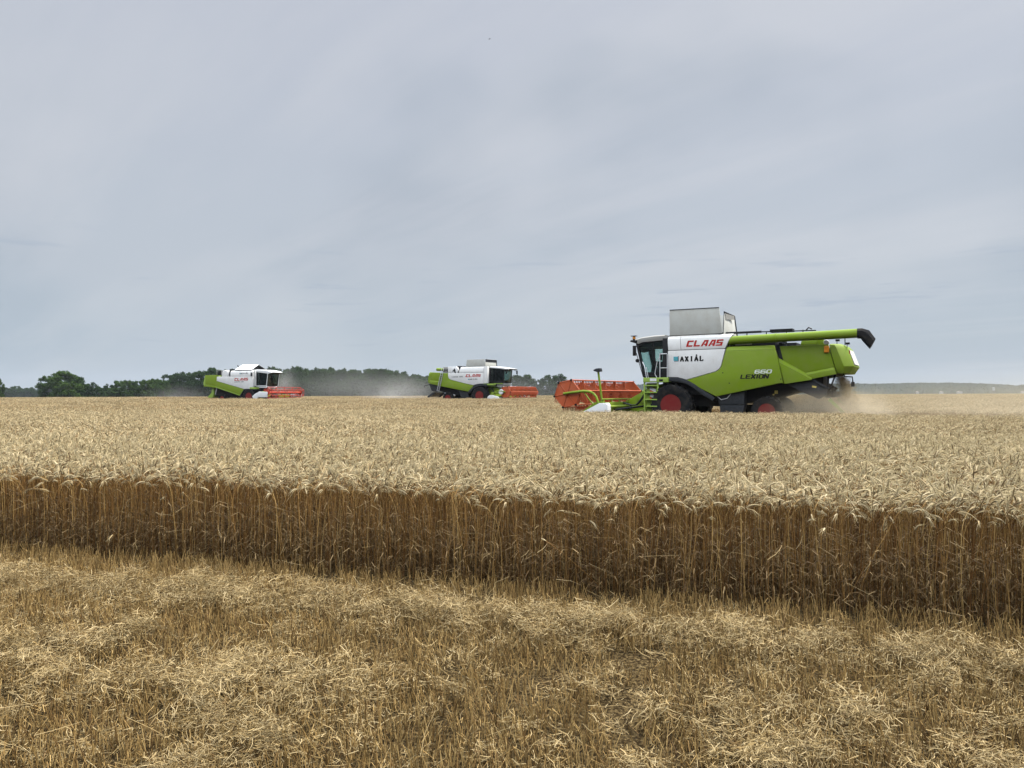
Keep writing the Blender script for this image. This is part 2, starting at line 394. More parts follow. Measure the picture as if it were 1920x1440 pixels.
def harvester_reel(root, s, F, Z, rad, ph, half, metal, plates='solid', nspider=6, tube_r=.07, disc=False):
    m = MB(s)
    m.lathe_y([(.001, -half), (tube_r, -half), (tube_r, half), (.001, half)], F, Z, 12)
    hexa = [(F + rad * cos(ph + k * pi / 3), Z + rad * sin(ph + k * pi / 3)) for k in range(6)]
    for i in range(1, nspider):                                  # open spiders between the end plates
        y = -half + 2 * half * i / nspider
        if plates == 'solid':
            star = []
            for k in range(6):
                star.append(hexa[k]); mx_, mz_ = (hexa[k][0] + hexa[(k + 1) % 6][0]) / 2, (hexa[k][1] + hexa[(k + 1) % 6][1]) / 2
                star.append((F + (mx_ - F) * .55, Z + (mz_ - Z) * .55))
            m.prism(star, y - .012, y + .012)
        for k in range(6):
            a, b = hexa[k], hexa[(k + 1) % 6]
            def mixp(p, f): return (F + (p[0] - F) * f, Z + (p[1] - Z) * f)
            m.tube([(F, y, Z), (a[0], y, a[1])], .022, 6)
            mid = ((a[0] + b[0]) / 2, (a[1] + b[1]) / 2)
            q = mixp(mid, .62)
            m.tube([(a[0], y, a[1]), (q[0], y, q[1]), (b[0], y, b[1])], .024, 6)
    reel = m.build('reel', [metal], root)
    for sg in (-1, 1):
        e = MB(s); y = sg * half
        if plates == 'solid':
            e.prism([(F + (x - F) * 1.04, Z + (z - Z) * 1.04) for x, z in hexa], y - .012, y + .012)
            for k in range(6): e.tube([(F, y + sg * .02, Z), (hexa[k][0], y + sg * .02, hexa[k][1])], .018, 6)
            for k in range(6):
                a, b = hexa[k], hexa[(k + 1) % 6]
                e.tube([(a[0], y + sg * .018, a[1]), (b[0], y + sg * .018, b[1])], .016, 6)
        else:
            for k in range(6):
                a, b = hexa[k], hexa[(k + 1) % 6]
                e.tube([(F, y, Z), (a[0], y, a[1])], .03, 6); e.tube([(a[0], y, a[1]), (b[0], y, b[1])], .03, 6)
                c = ((a[0] + F) / 2, (a[1] + Z) / 2); c2 = ((b[0] + F) / 2, (b[1] + Z) / 2)
                e.prism([(F, Z), c, c2], y - .01, y + .01)
        e.build('end_plate', [metal], reel)
        if disc and sg > 0:
            d_ = MB(s); d_.lathe_y([(.001, y + .16), (.24, y + .16), (.26, y + .13), (.26, y + .03), (.001, y + .03)], F - .42, Z + .02, 20)
            d_.build('drive_cover', [M['sticker']], reel)
    for k in range(6):
        b = MB(s); x, z = hexa[k]
        b.tube([(x, -half, z), (x, half, z)], .028, 8)
        n = int(2 * half / (.17 if plates == 'solid' else .24)); tw, bw = (.034, .014) if plates == 'solid' else (.016, .010)
        for i in range(n):                                       # plastic tines hang straight down from every bat
            y = -half + (i + .5) * 2 * half / n
            b.add([(x - .01, y - tw, z - .01), (x - .01, y + tw, z - .01), (x + .04, y + bw, z - .30), (x + .04, y - bw, z - .30),
                   (x + .012, y - tw, z - .01), (x + .012, y + tw, z - .01), (x + .052, y + bw, z - .30), (x + .052, y - bw, z - .30)],
                  [(0, 1, 2, 3), (4, 7, 6, 5), (0, 4, 5, 1), (3, 2, 6, 7), (0, 3, 7, 4), (1, 5, 6, 2)], 1)
        for sg in (-1, 1): b.lathe_y([(.001, sg * (half + .05)), (.05, sg * (half + .05)), (.05, sg * (half + .02)), (.001, sg * (half + .02))], x, z, 10, 2)
        b.build('reel_bat', [metal, M['tine'], M['black']], reel)
    return reel

def header(root, s, W, Fb, arm, metal, divider, post=None):
    """cutting table behind the reel, W half width, back wall at Fb"""
    h = MB(s)
    h.box(Fb, Fb + .06, -W, W, .28, 1.06); h.tube([(Fb + .03, -W, 1.19), (Fb + .03, W, 1.19)], .032, 8)
    for y in np.linspace(-W + .2, W - .2, 9): h.box(Fb + .01, Fb + .05, y - .04, y + .04, 1.06, 1.18)
    h.tube([(Fb - .12, -W, .45), (Fb - .12, W, .45)], .09, 8); h.tube([(Fb - .10, -W, .86), (Fb - .10, W, .86)], .06, 8)
    h.prism([(Fb, .30), (Fb, .26), (Fb + 1.15, .16), (Fb + 1.15, .20)], -W, W)
    for sg in (-1, 1):
        h.prism([(Fb - .05, .2), (Fb - .05, 1.12), (Fb + .35, 1.06), (Fb + 1.2, .5), (Fb + 1.2, .18)], sg * W - .03, sg * W + .03)
    h.build('cutting_table', [M['green']], root, .012)
    k = MB(s); k.box(Fb + 1.16, Fb + 1.22, -W, W, .165, .195)
    n = int(2 * W / .15)
    for i in range(n):
        y = -W + (i + .5) * 2 * W / n
        k.add([(Fb + 1.22, y - .02, .17), (Fb + 1.22, y + .02, .17), (Fb + 1.34, y, .18), (Fb + 1.22, y, .20)], [(0, 1, 2), (0, 2, 3), (1, 3, 2), (0, 3, 1)])
    k.build('knife_bar', [M['steel']], root)
    a = MB(s); a.lathe_y([(.001, -W + .05), (.17, -W + .05), (.17, W - .05), (.001, W - .05)], Fb + .5, .58, 16)
    for sg in (-1, 1):                                           # flighting
        pts = [(y, 6.0 * y * sg) for y in np.linspace(sg * .5, sg * (W - .1), 120)]
        for (y0, t0), (y1, t1) in zip(pts[:-1], pts[1:]):
            c = lambda r, t, y: (Fb + .5 + r * cos(t), y, .58 + r * sin(t))
            a.add([c(.16, t0, y0), c(.30, t0, y0), c(.30, t1, y1), c(.16, t1, y1)], [(0, 1, 2, 3)])
    a.build('auger', [M['deck']], root)
    for sg in (-1, 1):
        d = MB(s); y = sg * W; poly = divider
        xs_ = [p[0] for p in poly]; x0, x1 = min(xs_), max(xs_)
        tap = lambda x: .05 + .13 * min(1, max(0, (x1 - x) / (x1 - x0) * 1.6))
        d.loft([[(x, y - tap(x) + .05 * sg, z) for x, z in poly], [(x, y + tap(x) + .05 * sg, z) for x, z in poly]])
        d.build('crop_divider', [M['roof']], root, .03)
        r = MB(s); r.tube([(x, y + sg * .06, z) for x, z in arm], .055, 8)
        r.tube([(arm[2][0], y + sg * .05, arm[2][1] - .05), (Fb + .25, y + sg * .02, .75)], .028, 6)
        r.build('reel_arm', [M['green']], root)
    if post:
        p = MB(s); p.tube([(Fb + .08, post[0], 1.05), (Fb + .26, post[0], 2.40)], .05, 8); p.box(Fb + .0, Fb + .18, post[0] - .09, post[0] + .09, .98, 1.14)
        po = p.build('marker_post', [M['green']], root)
        q = MB(s); q.prism([(Fb + .12, 2.40), (Fb + .14, 2.54), (Fb + .30, 2.53), (Fb + .44, 2.47), (Fb + .42, 2.42), (Fb + .28, 2.38)], post[0] - .13, post[0] + .13)
        q.build('post_lamp', [M['dark']], po, .01)
    for j, y in enumerate((1.1, 1.25, -1.1)):
        hs = MB(s); hs.tube([(1.2, y, 1.7), (1.55, y + .05, 1.15), (1.75, y + .1, .92), (2.0, y + .1, .9), (Fb + .02, y + .15, 1.02)], .03, 6); hs.build('hydraulic_hose', [M['black']], root)
    hs = MB(s); hs.tube([(1.35, .95, .88), (Fb - .1, 2.6, .72)], .045, 8); hs.build('drive_shaft', [M['black']], root)

def cab(root, s, front_top, front_bot, back_bot, back_top, half, roof_poly, tilt_frame=M['black'], gl='glass'):
    """glazed driver's cab from its side outline (F, Z)"""
    pts = [front_bot, front_top, back_top, back_bot]
    f = MB(s)
    for y in (-half, half):
        for a, b, r in ((front_bot, front_top, .05), (front_top, back_top, .05), (back_top, back_bot, .07), (back_bot, front_bot, .06)):
            f.tube([(a[0], y, a[1]), (b[0], y, b[1])], r, 6)
        m0 = (back_bot[0] + .36 * (front_bot[0] - back_bot[0]), back_bot[1]); m1 = (back_top[0] + .42 * (front_top[0] - back_top[0]), back_top[1] + .42 * (front_top[1] - back_top[1]))
        f.tube([(m0[0], y, m0[1]), (m1[0], y, m1[1])], .035, 6)
    for a in pts: f.tube([(a[0], -half, a[1]), (a[0], half, a[1])], .05, 6)
    f.prism([(back_bot[0] - .02, back_bot[1] - .06), (front_bot[0] + .02, front_bot[1] - .06), (front_bot[0] + .06, front_bot[1] + .20), (back_bot[0] - .02, back_bot[1] + .20)], -half - .01, half + .01)
    f.prism([(back_top[0] - .02, back_top[1] - .30), (back_top[0] - .02, back_top[1] + .02), (front_top[0] + .02, front_top[1] + .02), (front_top[0] - .06, front_top[1] - .16)], -half + .04, half - .04)
    c = f.build('cab', [tilt_frame], root, 0)
    bw = MB(s)
    if gl == 'darkglass': bw.box(back_top[0] - .02, back_top[0] + .03, -half + .5, half, back_bot[1] + .85, back_top[1]); bw.box(back_bot[0], back_bot[0] + .7, -half + .02, -half + .06, back_bot[1], back_top[1])
    bw.box(back_bot[0] - .02, back_bot[0] + .04, -half, half, back_bot[1], back_bot[1] + .85); bw.box(back_top[0] - .02, back_top[0] + .04, -half, -half + .5, back_bot[1] + .85, back_top[1])
    bw.build('back_wall', [M['seat']], c)
    for y in (-half, half):
        w = MB(s); sg = 1 if y > 0 else -1
        w.loft([[(x, y - sg * .01, z) for x, z in pts], [(x, y - sg * .016, z) for x, z in pts]]); w.build('window', [M[gl]], c)
    w = MB(s)
    nn = 7; fr = []
    for zf in (0, 1):
        a = front_bot if zf == 0 else front_top
        fr.append([(a[0] + .16 * (1 - (2 * i / (nn - 1) - 1) ** 2), -half + 2 * half * i / (nn - 1), a[1]) for i in range(nn)])
    w.add(fr[0] + fr[1], [(i, i + 1, nn + i + 1, nn + i) for i in range(nn - 1)]); w.build('windscreen', [M[gl]], c)
    r = MB(s)
    rings = []
    for y, k in ((-half - .06, .0), (-half + .06, 1), (half - .06, 1), (half + .06, .0)):
        rings.append([(x, y, z - (0 if k else .05)) for x, z in roof_poly])
    r.loft(rings); r.build('cab_roof', [M['cabgrey'] if tilt_frame is M['black'] and s > 0 else M['roof']], c, .02)
    st = MB(s); fx, fz = back_bot
    st.box(fx + .25, fx + .72, -.26, .26, fz + .52, fz + .66); st.prism([(fx + .22, fz + .62), (fx + .36, fz + .62), (fx + .26, fz + 1.18), (fx + .15, fz + 1.18)], -.25, .25)
    st.box(fx + .3, fx + .6, -.16, .16, fz + .18, fz + .52)
    st.prism([(fx + .42, fz + .72), (fx + .95, fz + .78), (fx + .95, fz + .66), (fx + .42, fz + .6)], -.48, -.3)
    st.tube([(fx + .95, 0, fz + .2), (fx + .82, 0, fz + .86)], .045, 8)
    an = [(fx + .82 + .05 * cos(t) * .4, .19 * sin(t), fz + .86 + .19 * cos(t) * .35) for t in np.linspace(0, 2 * pi, 14)]
    st.tube(an, .018, 5); st.box(fx + .62, fx + .70, -.58, -.42, fz + .8, fz + 1.16)
    se = st.build('seat', [M['seat']], c, .02)
    hd = MB(s); hd.loft([[(fx + .2 + dx * .09, .13 * cos(t) * k, fz + 1.33 + .17 * sin(t) * k) for t in np.linspace(0, 2 * pi, 12, endpoint=False)] for dx, k in ((-1, .8), (-.4, 1), (.4, 1), (1, .8))])
    hd.build('head_rest', [M['greyseat']], se)
    return c

def wing_mirror(root, s, F, Z, L, h=.42, mount=(0, 0)):
    m = MB(s); m.box(F - .07, F + .07, L - .05, L + .05, Z - h, Z); m.tube([(F, L, Z - .08), (mount[0], mount[1], Z + .06)], .02, 6)
    return m.build('wing_mirror', [M['black']], root, .03)

def fender_band(root, s, curve, th, L0, L1, name='fender'):
    f = MB(s); P = [Vector((x, 0, z)) for x, z in curve]; rings = []
    for i, p in enumerate(P):
        d = (P[min(i + 1, len(P) - 1)] - P[max(i - 1, 0)]).normalized(); n = Vector((d.z, 0, -d.x)); n = n if n.z < 0 else -n
        q = p + n * th; rings.append([(p.x, L0, p.z), (p.x, L1, p.z), (q.x, L1, q.z), (q.x, L0, q.z)])
    f.loft(rings); return f.build(name, [M['dark']], root, .015)

def seed_emblem(mb, F, Z, L, r, mi):
    """three black seed shapes in a round field"""
    def seed(cx, cz, ang, ln, wd, e):
        pts = []
        for t in np.linspace(0, pi, 7): pts.append((ln * (t / pi - .5), wd * sin(t)))
        for t in np.linspace(pi, 0, 7)[1:-1]: pts.append((ln * (t / pi - .5), -wd * sin(t) * .7))
        v = [(F + cx + p[0] * cos(ang) - p[1] * sin(ang), L + e, Z + cz + p[0] * sin(ang) + p[1] * cos(ang)) for p in pts]
        mb.add(v, [tuple(range(len(v)))], mi)
    seed(.10 * r, .12 * r, R(105), 1.25 * r, .36 * r, .012)
    seed(-.42 * r, .0 * r, R(62), .75 * r, .22 * r, .013)
    seed(.18 * r, -.48 * r, R(-32), .8 * r, .22 * r, .014)

def dealer_logo(mb, F, Z, L, dirn, w, h, slope=0.0):
    """teal square with black angle and the spaced serif dealer name; materials 0 white, 1 teal, 2 black"""
    q = lambda a, b, c, d, e, mi: mb.add([(F + dirn * a, L + e, Z + b + slope * a), (F + dirn * c, L + e, Z + b + slope * c), (F + dirn * c, L + e, Z + d + slope * c), (F + dirn * a, L + e, Z + d + slope * a)], [(0, 1, 2, 3)], mi)
    q(-.02, -.03, h * 1.15, h * 1.02, .004, 0); q(.06 * h, .18 * h, .86 * h, .92 * h, .006, 1); q(.16 * h, .02, .98 * h, .16 * h, .007, 2); q(.86 * h, .16 * h, .98 * h, 1.0 * h, .008, 2)
    lw = (w - 1.3 * h) / 5
    writing(mb, ['A', 'Xs', 'Is', 'Á', 'Ls'], F + dirn * 1.28 * h, Z + .02 + slope * 1.28 * h, lw * .72, h * .80, lw * .28, L, dirn, 0, stroke=.27 * h, slope=slope, mi=2)

# ------------------------------------------------------------------ near machine: driving away to the left, its left flank towards us
def build_near():
    s = 1
    root = empty('combine_harvester', (FA.x, FA.y, FA.z), FA.rz)
    tag(root, 'biggest green and white combine harvester, with long green unloading tube and orange reel', 'combine harvester', 'combine harvesters at work in the wheat')
    b = MB(s)
    b.prism([(.5, 1.35), (.5, 3.9), (-2.3, 3.85), (-2.45, 3.18), (-6.3, 3.18), (-6.6, 2.25), (-4.75, 1.95), (-2, 1.4)], -1.28, 1.28)  # dark inner core, added to block light through the body
    b.prism([(.4, .95), (.4, 1.4), (-2.0, 1.45), (-6.1, 2.1), (-6.1, 1.75), (-4.3, 1.25), (-2.2, .85)], -.85, .85)
    b.box(-.16, .16, -.95, .95, .76, 1.1); b.box(-4.14, -3.86, -1.0, 1.0, .55, .8); b.box(-4.2, -3.8, -.2, .2, .7, 1.6)
    b.build('chassis', [M['deck']], root, .01)
    # white lower flank
    for sg in (1, -1):
        w = MB(s); w.prism([(.15, 3.31), (.15, 2.16), (-.29, 2.14), (-.67, 2.03), (-1.95, 2.37), (-2.10, 2.47), (-2.18, 2.62), (-2.36, 3.31)], sg * 1.30, sg * 1.60)
        sp = w.build('side_panel', [M['white']], root, .02)
        if sg > 0:
            d = MB(s); dealer_logo(d, -.09, 2.815, 1.60, -1, 1.38, .25, -.0); d.build('dealer_lettering', [M['sticker'], M['teal'], M['ink']], sp)
        g = MB(s); g.prism([(-.69, 2.015), (-1.955, 2.355), (-2.115, 2.46), (-2.195, 2.615), (-2.37, 3.22), (-4.36, 3.22), (-4.49, 2.82), (-4.68, 1.83), (-4.6, 1.85), (-1.96, 1.30), (-1.3, 1.64)], sg * 1.30, sg * 1.60)
        g.loft([[(-2.37, sg * 1.30, 3.224), (-4.36, sg * 1.30, 3.224), (-4.36, sg * 1.60, 3.224), (-2.37, sg * 1.60, 3.224)], [(-2.40, sg * 1.30, 3.40), (-4.31, sg * 1.30, 3.40), (-4.31, sg * 1.49, 3.40), (-2.40, sg * 1.49, 3.40)]])
        gp = g.build('flank_cover', [M['green']], root, .02)
        if sg > 0:
            t = MB(s); writing(t, list('LEXION'), -2.98, 2.035, .180, .175, .028, 1.60, -1, .25, stroke=.062); writing(t, list('660'), -3.55, 2.245, .205, .155, .03, 1.60, -1, .25, stroke=.055, mi=1)
            t.build('model_lettering', [M['ink'], M['letterw']], gp)
            for (x, z) in ((-2.25, 2.30), (-2.52, 1.86), (-4.6, 2.0)): rv = MB(s); rv.lathe_y([(.001, 1.615), (.025, 1.612), (.028, 1.598)], x, z, 8); rv.build('cover_bolt', [M['black']], gp)
        # white upper fairing, its top rolled inwards
        for x0, x1, xb0, xb1 in ((.19, -.385, .14, -.425), (-.40, -2.65, -.44, -2.34)):
            u = MB(s); rows = []
            for z, l in ((3.335, 1.585), (3.66, 1.575), (3.83, 1.53), (3.93, 1.42), (3.965, 1.28)):
                k = (z - 3.335) / .63; a, c = xb0 + (x0 - xb0) * k, xb1 + (x1 - xb1) * k
                rows.append([(a, sg * l, z), (c, sg * l, z), (c, sg * 1.22, z - .02), (a, sg * 1.22, z - .02)])
            u.loft(rows); fp = u.build('upper_fairing', [M['white']], root, .012)
            if sg > 0 and x0 < 0:
                t = MB(s); writing(t, list('CLAAS'), -.66, 3.455, .275, .27, .045, 1.578, -1, .30); t.build('maker_lettering', [M['logored']], fp)
        # rear flank: upper sheet, lower raised band and the pointed guard
        r = MB(s); r.prism([(-4.52, 3.35), (-6.36, 3.37), (-6.585, 2.46), (-5.49, 2.25), (-4.7, 2.6)], sg * 1.2, sg * 1.38)
        r.loft([[(-5.49, sg * 1.2, 2.246), (-6.587, sg * 1.2, 2.456), (-6.587, sg * 1.38, 2.456), (-5.49, sg * 1.38, 2.246)], [(-5.52, sg * 1.2, 2.16), (-6.607, sg * 1.2, 2.37), (-6.607, sg * 1.46, 2.37), (-5.52, sg * 1.46, 2.16)], [(-5.76, sg * 1.2, 1.99), (-6.665, sg * 1.2, 2.18), (-6.665, sg * 1.46, 2.18), (-5.76, sg * 1.46, 1.99)]])
        r.build('rear_flank', [M['green']], root, .012)
        tri = MB(s); tri.prism([(-4.52, 2.70), (-5.78, 1.965), (-4.72, 1.805)], sg * 1.28, sg * 1.53)
        tri.loft([[(-4.50, sg * 1.28, 2.86), (-5.74, sg * 1.28, 2.10), (-5.74, sg * 1.40, 2.10), (-4.50, sg * 1.40, 2.86)], [(-4.515, sg * 1.28, 2.71), (-5.77, sg * 1.28, 1.975), (-5.77, sg * 1.53, 1.975), (-4.515, sg * 1.53, 2.71)]])
        tri.build('pointed_guard', [M['green']], root, .01)
        ch = MB(s); ch.prism([(-4.79, 1.80), (-5.75, 1.96), (-6.32, 1.61), (-6.28, 1.34), (-6.0, 1.19), (-5.3, 1.50)], sg * 1.15, sg * 1.36)
        ch.prism([(-5.70, 1.985), (-5.78, 2.00), (-6.38, 1.64), (-6.33, 1.57)], sg * 1.2, sg * 1.42)
        co = ch.build('chopper_housing', [M['dark']], root, .015)
        if sg > 0:
            y_ = MB(s); y_.add([(-5.74, 1.366, 1.66), (-5.90, 1.366, 1.63), (-5.92, 1.366, 1.70), (-5.76, 1.366, 1.73)], [(0, 1, 2, 3)]); y_.build('warning_sticker', [M['yellow']], co)
        fender_band(root, s, [(.35, 2.13), (.13, 2.13), (-.29, 2.12), (-.74, 2.0), (-1.06, 1.82), (-1.34, 1.61), (-1.91, 1.24)], .17, sg * .95, sg * 1.64)
        bx = MB(s); bx.prism([(-1.95, 1.30), (-3.1, 1.55), (-3.1, .95), (-2.06, .95)], sg * 1.0, sg * 1.47); bx.prism([(-2.06, .93), (-3.1, .93), (-3.02, .5), (-2.1, .5)], sg * 1.0, sg * 1.45)
        bx.build('side_locker', [M['dark']], root, .02)
    # rear hood with chamfered corners
    hd = MB(s); rings = []
    for z, fa, fb, fc, l, lc in ((2.20, -6.675, -6.90, -7.08, 1.30, .95), (2.48, -6.61, -6.94, -7.26, 1.42, 1.02), (3.20, -6.43, -6.67, -7.02, 1.40, 1.02), (3.34, -6.40, -6.60, -6.90, 1.34, .95), (3.39, -6.42, -6.55, -6.78, 1.22, .85)):
        rings.append([(fa, -l, z), (fb, -l, z), (fc, -lc, z), (fc, lc, z), (fb, l, z), (fa, l, z)])
    hd.loft(rings); ho = hd.build('rear_hood', [M['green']], root, .015)
    pl = MB(s); pl.loft([[(-7.245, -.80, 2.56), (-7.045, -.80, 3.16), (-7.045, .80, 3.16), (-7.245, .80, 2.56)], [(-7.270, -.80, 2.56), (-7.060, -.80, 3.16), (-7.060, .80, 3.16), (-7.270, .80, 2.56)]])
    pl.build('rear_plate', [M['tank']], ho)
    bd = MB(s); bd.box(-7.10, -7.08, .80, .94, 2.95, 3.12); bd.build('reflector', [M['logored']], ho); bd = MB(s); bd.box(-7.17, -7.15, .6, .9, 2.70, 2.78); bd.build('reflector', [M['logored']], ho)
    rl = MB(s); rl.box(-6.40, -6.22, 1.36, 1.47, 3.04, 3.30); rl.build('side_lamp', [M['amber']], ho, .02)
    wl_ = MB(s); wl_.lathe_y([(.001, 1.2), (.09, 1.2), (.11, 1.28), (.09, 1.36), (.001, 1.36)], -6.29, 3.45, 12); wl_.build('work_lamp', [M['rail']], ho)
    for (x, z) in ((-6.63, 3.5), (-7.0, 3.36)):
        q = MB(s); q.tube([(x, .9, z - .13), (x, .9, z)], .015, 6); q.box(x - .10, x + .05, .84, .96, z, z + .08); q.build('rear_lamp', [M['black']], ho, .01)
    an = MB(s); an.tube([(-6.88, .5, 3.36), (-6.88, .5, 3.72)], .02, 6); an.build('tube_rest', [M['dark']], ho)
    br = MB(s); br.tube([(-6.85, 1.1, 2.24), (-6.93, 1.15, 2.08), (-7.21, 1.2, 2.06), (-7.23, 1.2, 1.85)], .028, 6); br.box(-7.29, -7.17, 1.13, 1.27, 1.68, 1.86)
    br.build('lamp_bracket', [M['black']], root)
    df = MB(s); df.slab([(-6.40, 1.25, 1.22), (-6.93, 1.25, .68), (-6.83, 1.25, .62), (-6.33, 1.25, 1.12)], .05); df.build('spreader_blade', [M['lime']], root); df = MB(s); df.slab([(-6.40, -1.25, 1.22), (-6.93, -1.25, .68), (-6.83, -1.25, .62), (-6.33, -1.25, 1.12)], .05)
    df.build('spreader_blade', [M['lime']], root)
    kn = MB(s); kn.box(-6.5, -6.2, -1.1, 1.1, 1.25, 1.5); kn.tube([(-6.35, 1.3, 2.1), (-6.30, 1.3, 1.35)], .03, 6); kn.tube([(-6.6, 1.2, 2.15), (-6.3, 1.3, 1.3)], .035, 6); kn.build('straw_chopper', [M['black']], root)
    # grain tank extension: four leaning flaps
    tk = MB(s); tk.slab([(.15, 1.35, 3.97), (-2.17, 1.35, 3.97), (-2.08, 1.47, 5.10), (.10, 1.47, 5.12)], -.03)
    tk.slab([(-2.10, -1.3, 3.97), (-2.19, 1.30, 3.97), (-2.17, 1.05, 4.90), (-1.98, -1.3, 4.94)], -.03)
    tk.slab([(.15, -1.35, 3.97), (-2.1, -1.35, 3.97), (-2.0, -1.45, 5.05), (.10, -1.45, 5.08)], .03)
    tk.slab([(.15, 1.30, 3.97), (.15, -1.30, 3.97), (.16, -1.4, 4.95), (.14, 1.4, 4.98)], .03)
    to = tk.build('grain_tank', [M['tank']], root, .004)
    ed = MB(s)
    ed.tube([(.10, 1.475, 5.12), (-2.08, 1.475, 5.10)], .016, 6); ed.tube([(-2.20, 1.1, 4.93), (-2.02, -1.32, 4.97), (-2.14, -1.34, 4.0)], .035, 6); ed.tube([(-2.19, 1.1, 4.93), (-2.22, 1.36, 3.99)], .014, 6)
    ed.tube([(.15, 1.37, 3.985), (-2.17, 1.37, 3.985)], .016, 6); ed.build('tank_edging', [M['dark']], to)
    dk = MB(s); dk.slab([(-2.215, 1.0, 4.88), (-2.205, -.6, 4.90), (-2.205, -.6, 4.74), (-2.215, .9, 4.62)], .01); dk.build('tank_gap_shade', [M['cabgrey']], to)  # darker plate on the rear flap, painting in the shaded hollow
    # decks and gear behind the tank
    e = MB(s); e.box(-4.3, -2.45, -1.2, 1.15, 3.18, 3.62); e.box(-5.0, -4.45, -1.2, .4, 3.18, 3.55); e.build('engine_deck', [M['deck']], root, .02)
    eh = MB(s); eh.prism([(-5.25, 3.40), (-5.3, 3.60), (-6.05, 3.62), (-6.1, 3.40)], -.9, .95); eh.prism([(-5.9, 3.38), (-5.9, 3.75), (-6.12, 3.75), (-6.15, 3.38)], .75, .98); eh.build('engine_hood', [M['green']], root, .02)
    tp = MB(s); tp.tube([(-1.9, .9, 4.03), (-3.7, .9, 4.03)], .05, 6); tp.box(-4.95, -4.05, .5, .95, 3.98, 4.10); tp.tube([(-3.7, .9, 4.02), (-5.85, .9, 3.98)], .025, 6)
    for x in (-2.3, -3.1, -3.9, -4.7, -5.35): tp.tube([(x, .9, 3.3), (x, .9, 4.03)], .022, 6)
    tp.tube([(-5.45, .8, 4.0), (-5.55, .8, 4.12), (-5.68, .8, 4.05)], .03, 6); tp.build('deck_rail', [M['black']], root)
    ai = MB(s); ai.tube([(-4.56, 1.12, 2.85), (-4.56, 1.12, 3.45)], .20, 14); ai.tube([(-4.56, 1.12, 3.45), (-4.6, 1.05, 3.62)], .13, 12)
    ai.build('air_intake', [M['dark']], root)
    wr = MB(s); wr.tube([(-2.74, 1.42, 3.475), (-3.42, 1.42, 3.49)], .025, 8); wr.build('tube_ram', [M['rail']], root)
    # unloading tube
    ut = MB(s); ut.tube([(-2.25, 1.30, 3.60), (-2.7, 1.42, 3.675), (-4.4, 1.56, 3.69), (-4.42, 1.56, 3.69), (-7.52, 1.80, 3.725)], .178, 20)
    ut.tube([(-4.38, 1.558, 3.69), (-4.44, 1.562, 3.69)], .192, 20)
    uo = ut.build('unloading_tube', [M['green']], root, 0)
    sp = MB(s)
    sec = lambda x, z, w, h, an: [(x + dz * sin(an), 1.80 + dy, z + dz * cos(an)) for dy, dz in [(w * c_, h * d_) for c_, d_ in ((-1, -.5), (-.5, -1), (.5, -1), (1, -.5), (1, .5), (.5, 1), (-.5, 1), (-1, .5))]]
    sp.loft([sec(-7.47, 3.715, .18, .19, 0), sec(-7.62, 3.71, .19, .195, R(-8)), sec(-7.76, 3.62, .19, .23, R(-32)), sec(-7.99, 3.30, .18, .215, R(-28))], 0)
    sp.build('spout', [M['rubber']], uo)
    # wheels
    for sg in (1, -1):
        wheel(root, s, 0, sg * .97, sg * 1.75, .93, .93, .45); wheel(root, s, -4.0, sg * 1.0, sg * 1.50, .65, .66, .34, 18)
    # feeder, header, reel
    fh = MB(s); fh.prism([(.3, 1.2), (.4, 1.95), (1.25, 1.75), (2.5, 1.08), (2.5, .30), (1.9, .35)], -.72, .72); fh.prism([(1.2, 1.2), (1.75, 1.42), (1.95, 1.2), (1.5, .9)], .72, .82)
    fh.tube([(.6, .95, .95), (1.9, .85, .6)], .06, 8); fh.build('feeder_house', [M['green']], root, .02)
    hp = math.radians(49)
    header(root, s, 3.72, 2.36, [(4.20, 1.44), (3.73, 1.50), (3.20, 1.545), (2.92, 1.52), (2.75, 1.44), (2.62, 1.30), (2.52, 1.02)], M['orange'], [(3.85, .30), (3.14, .68), (2.43, 1.02), (2.09, 1.04), (2.02, .95), (2.0, .30)], post=(3.55,))
    harvester_reel(root, s, 4.07, 1.44, .64, hp, 3.66, M['orange'], 'solid', 6)
    # cab
    cb = cab(root, s, (1.84, 3.72), (1.50, 2.21), (.55, 2.19), (.55, 3.86), .95, [(.50, 3.88), (1.55, 3.83), (1.74, 3.76), (2.0, 3.84), (1.93, 3.93), (1.6, 4.02), (1.0, 4.075), (.50, 4.08)])
    cw = MB(s); cw.box(.16, .50, -1.2, 1.12, 2.2, 4.02); cw.build('cab_rear_panel', [M['cabgrey']], cb, .02)
    bc = MB(s); bc.tube([(2.0, .95, 3.86), (1.98, .95, 3.95)], .06, 8, 1); bc.tube([(1.98, .95, 3.95), (1.98, .95, 4.08)], [.075, .06], 10); bc.box(1.85, 2.12, .86, 1.04, 4.075, 4.10, 1)
    bc.build('beacon', [M['amber'], M['black']], cb)
    wk = MB(s); wk.prism([(1.82, 3.72), (2.16, 3.83), (2.12, 3.90), (1.8, 3.88)], -.98, 1.02); wk.build('visor_lamp', [M['black']], cb, .01)
    wing_mirror(root, s, 1.86, 3.62, 1.22, .46, (1.6, .95)); wing_mirror(root, s, 1.86, 3.62, -1.3, .46, (1.6, -.95))
    rm = MB(s); rm.tube([(1.85, 1.02, 3.3), (1.52, 1.02, 2.18)], .016, 6); rm.lathe_y([(.001, .95), (.085, .97), (.085, 1.05), (.001, 1.07)], 1.80, 2.94, 12); rm.tube([(1.80, 1.0, 2.94), (1.70, 1.0, 2.86)], .016, 6); rm.build('kerb_mirror', [M['black']], cb)
    # platform, ladder, rails
    pf = MB(s); pf.box(.10, 1.24, .98, 1.78, 1.93, 2.14); po = pf.build('platform', [M['lime']], root, .012)
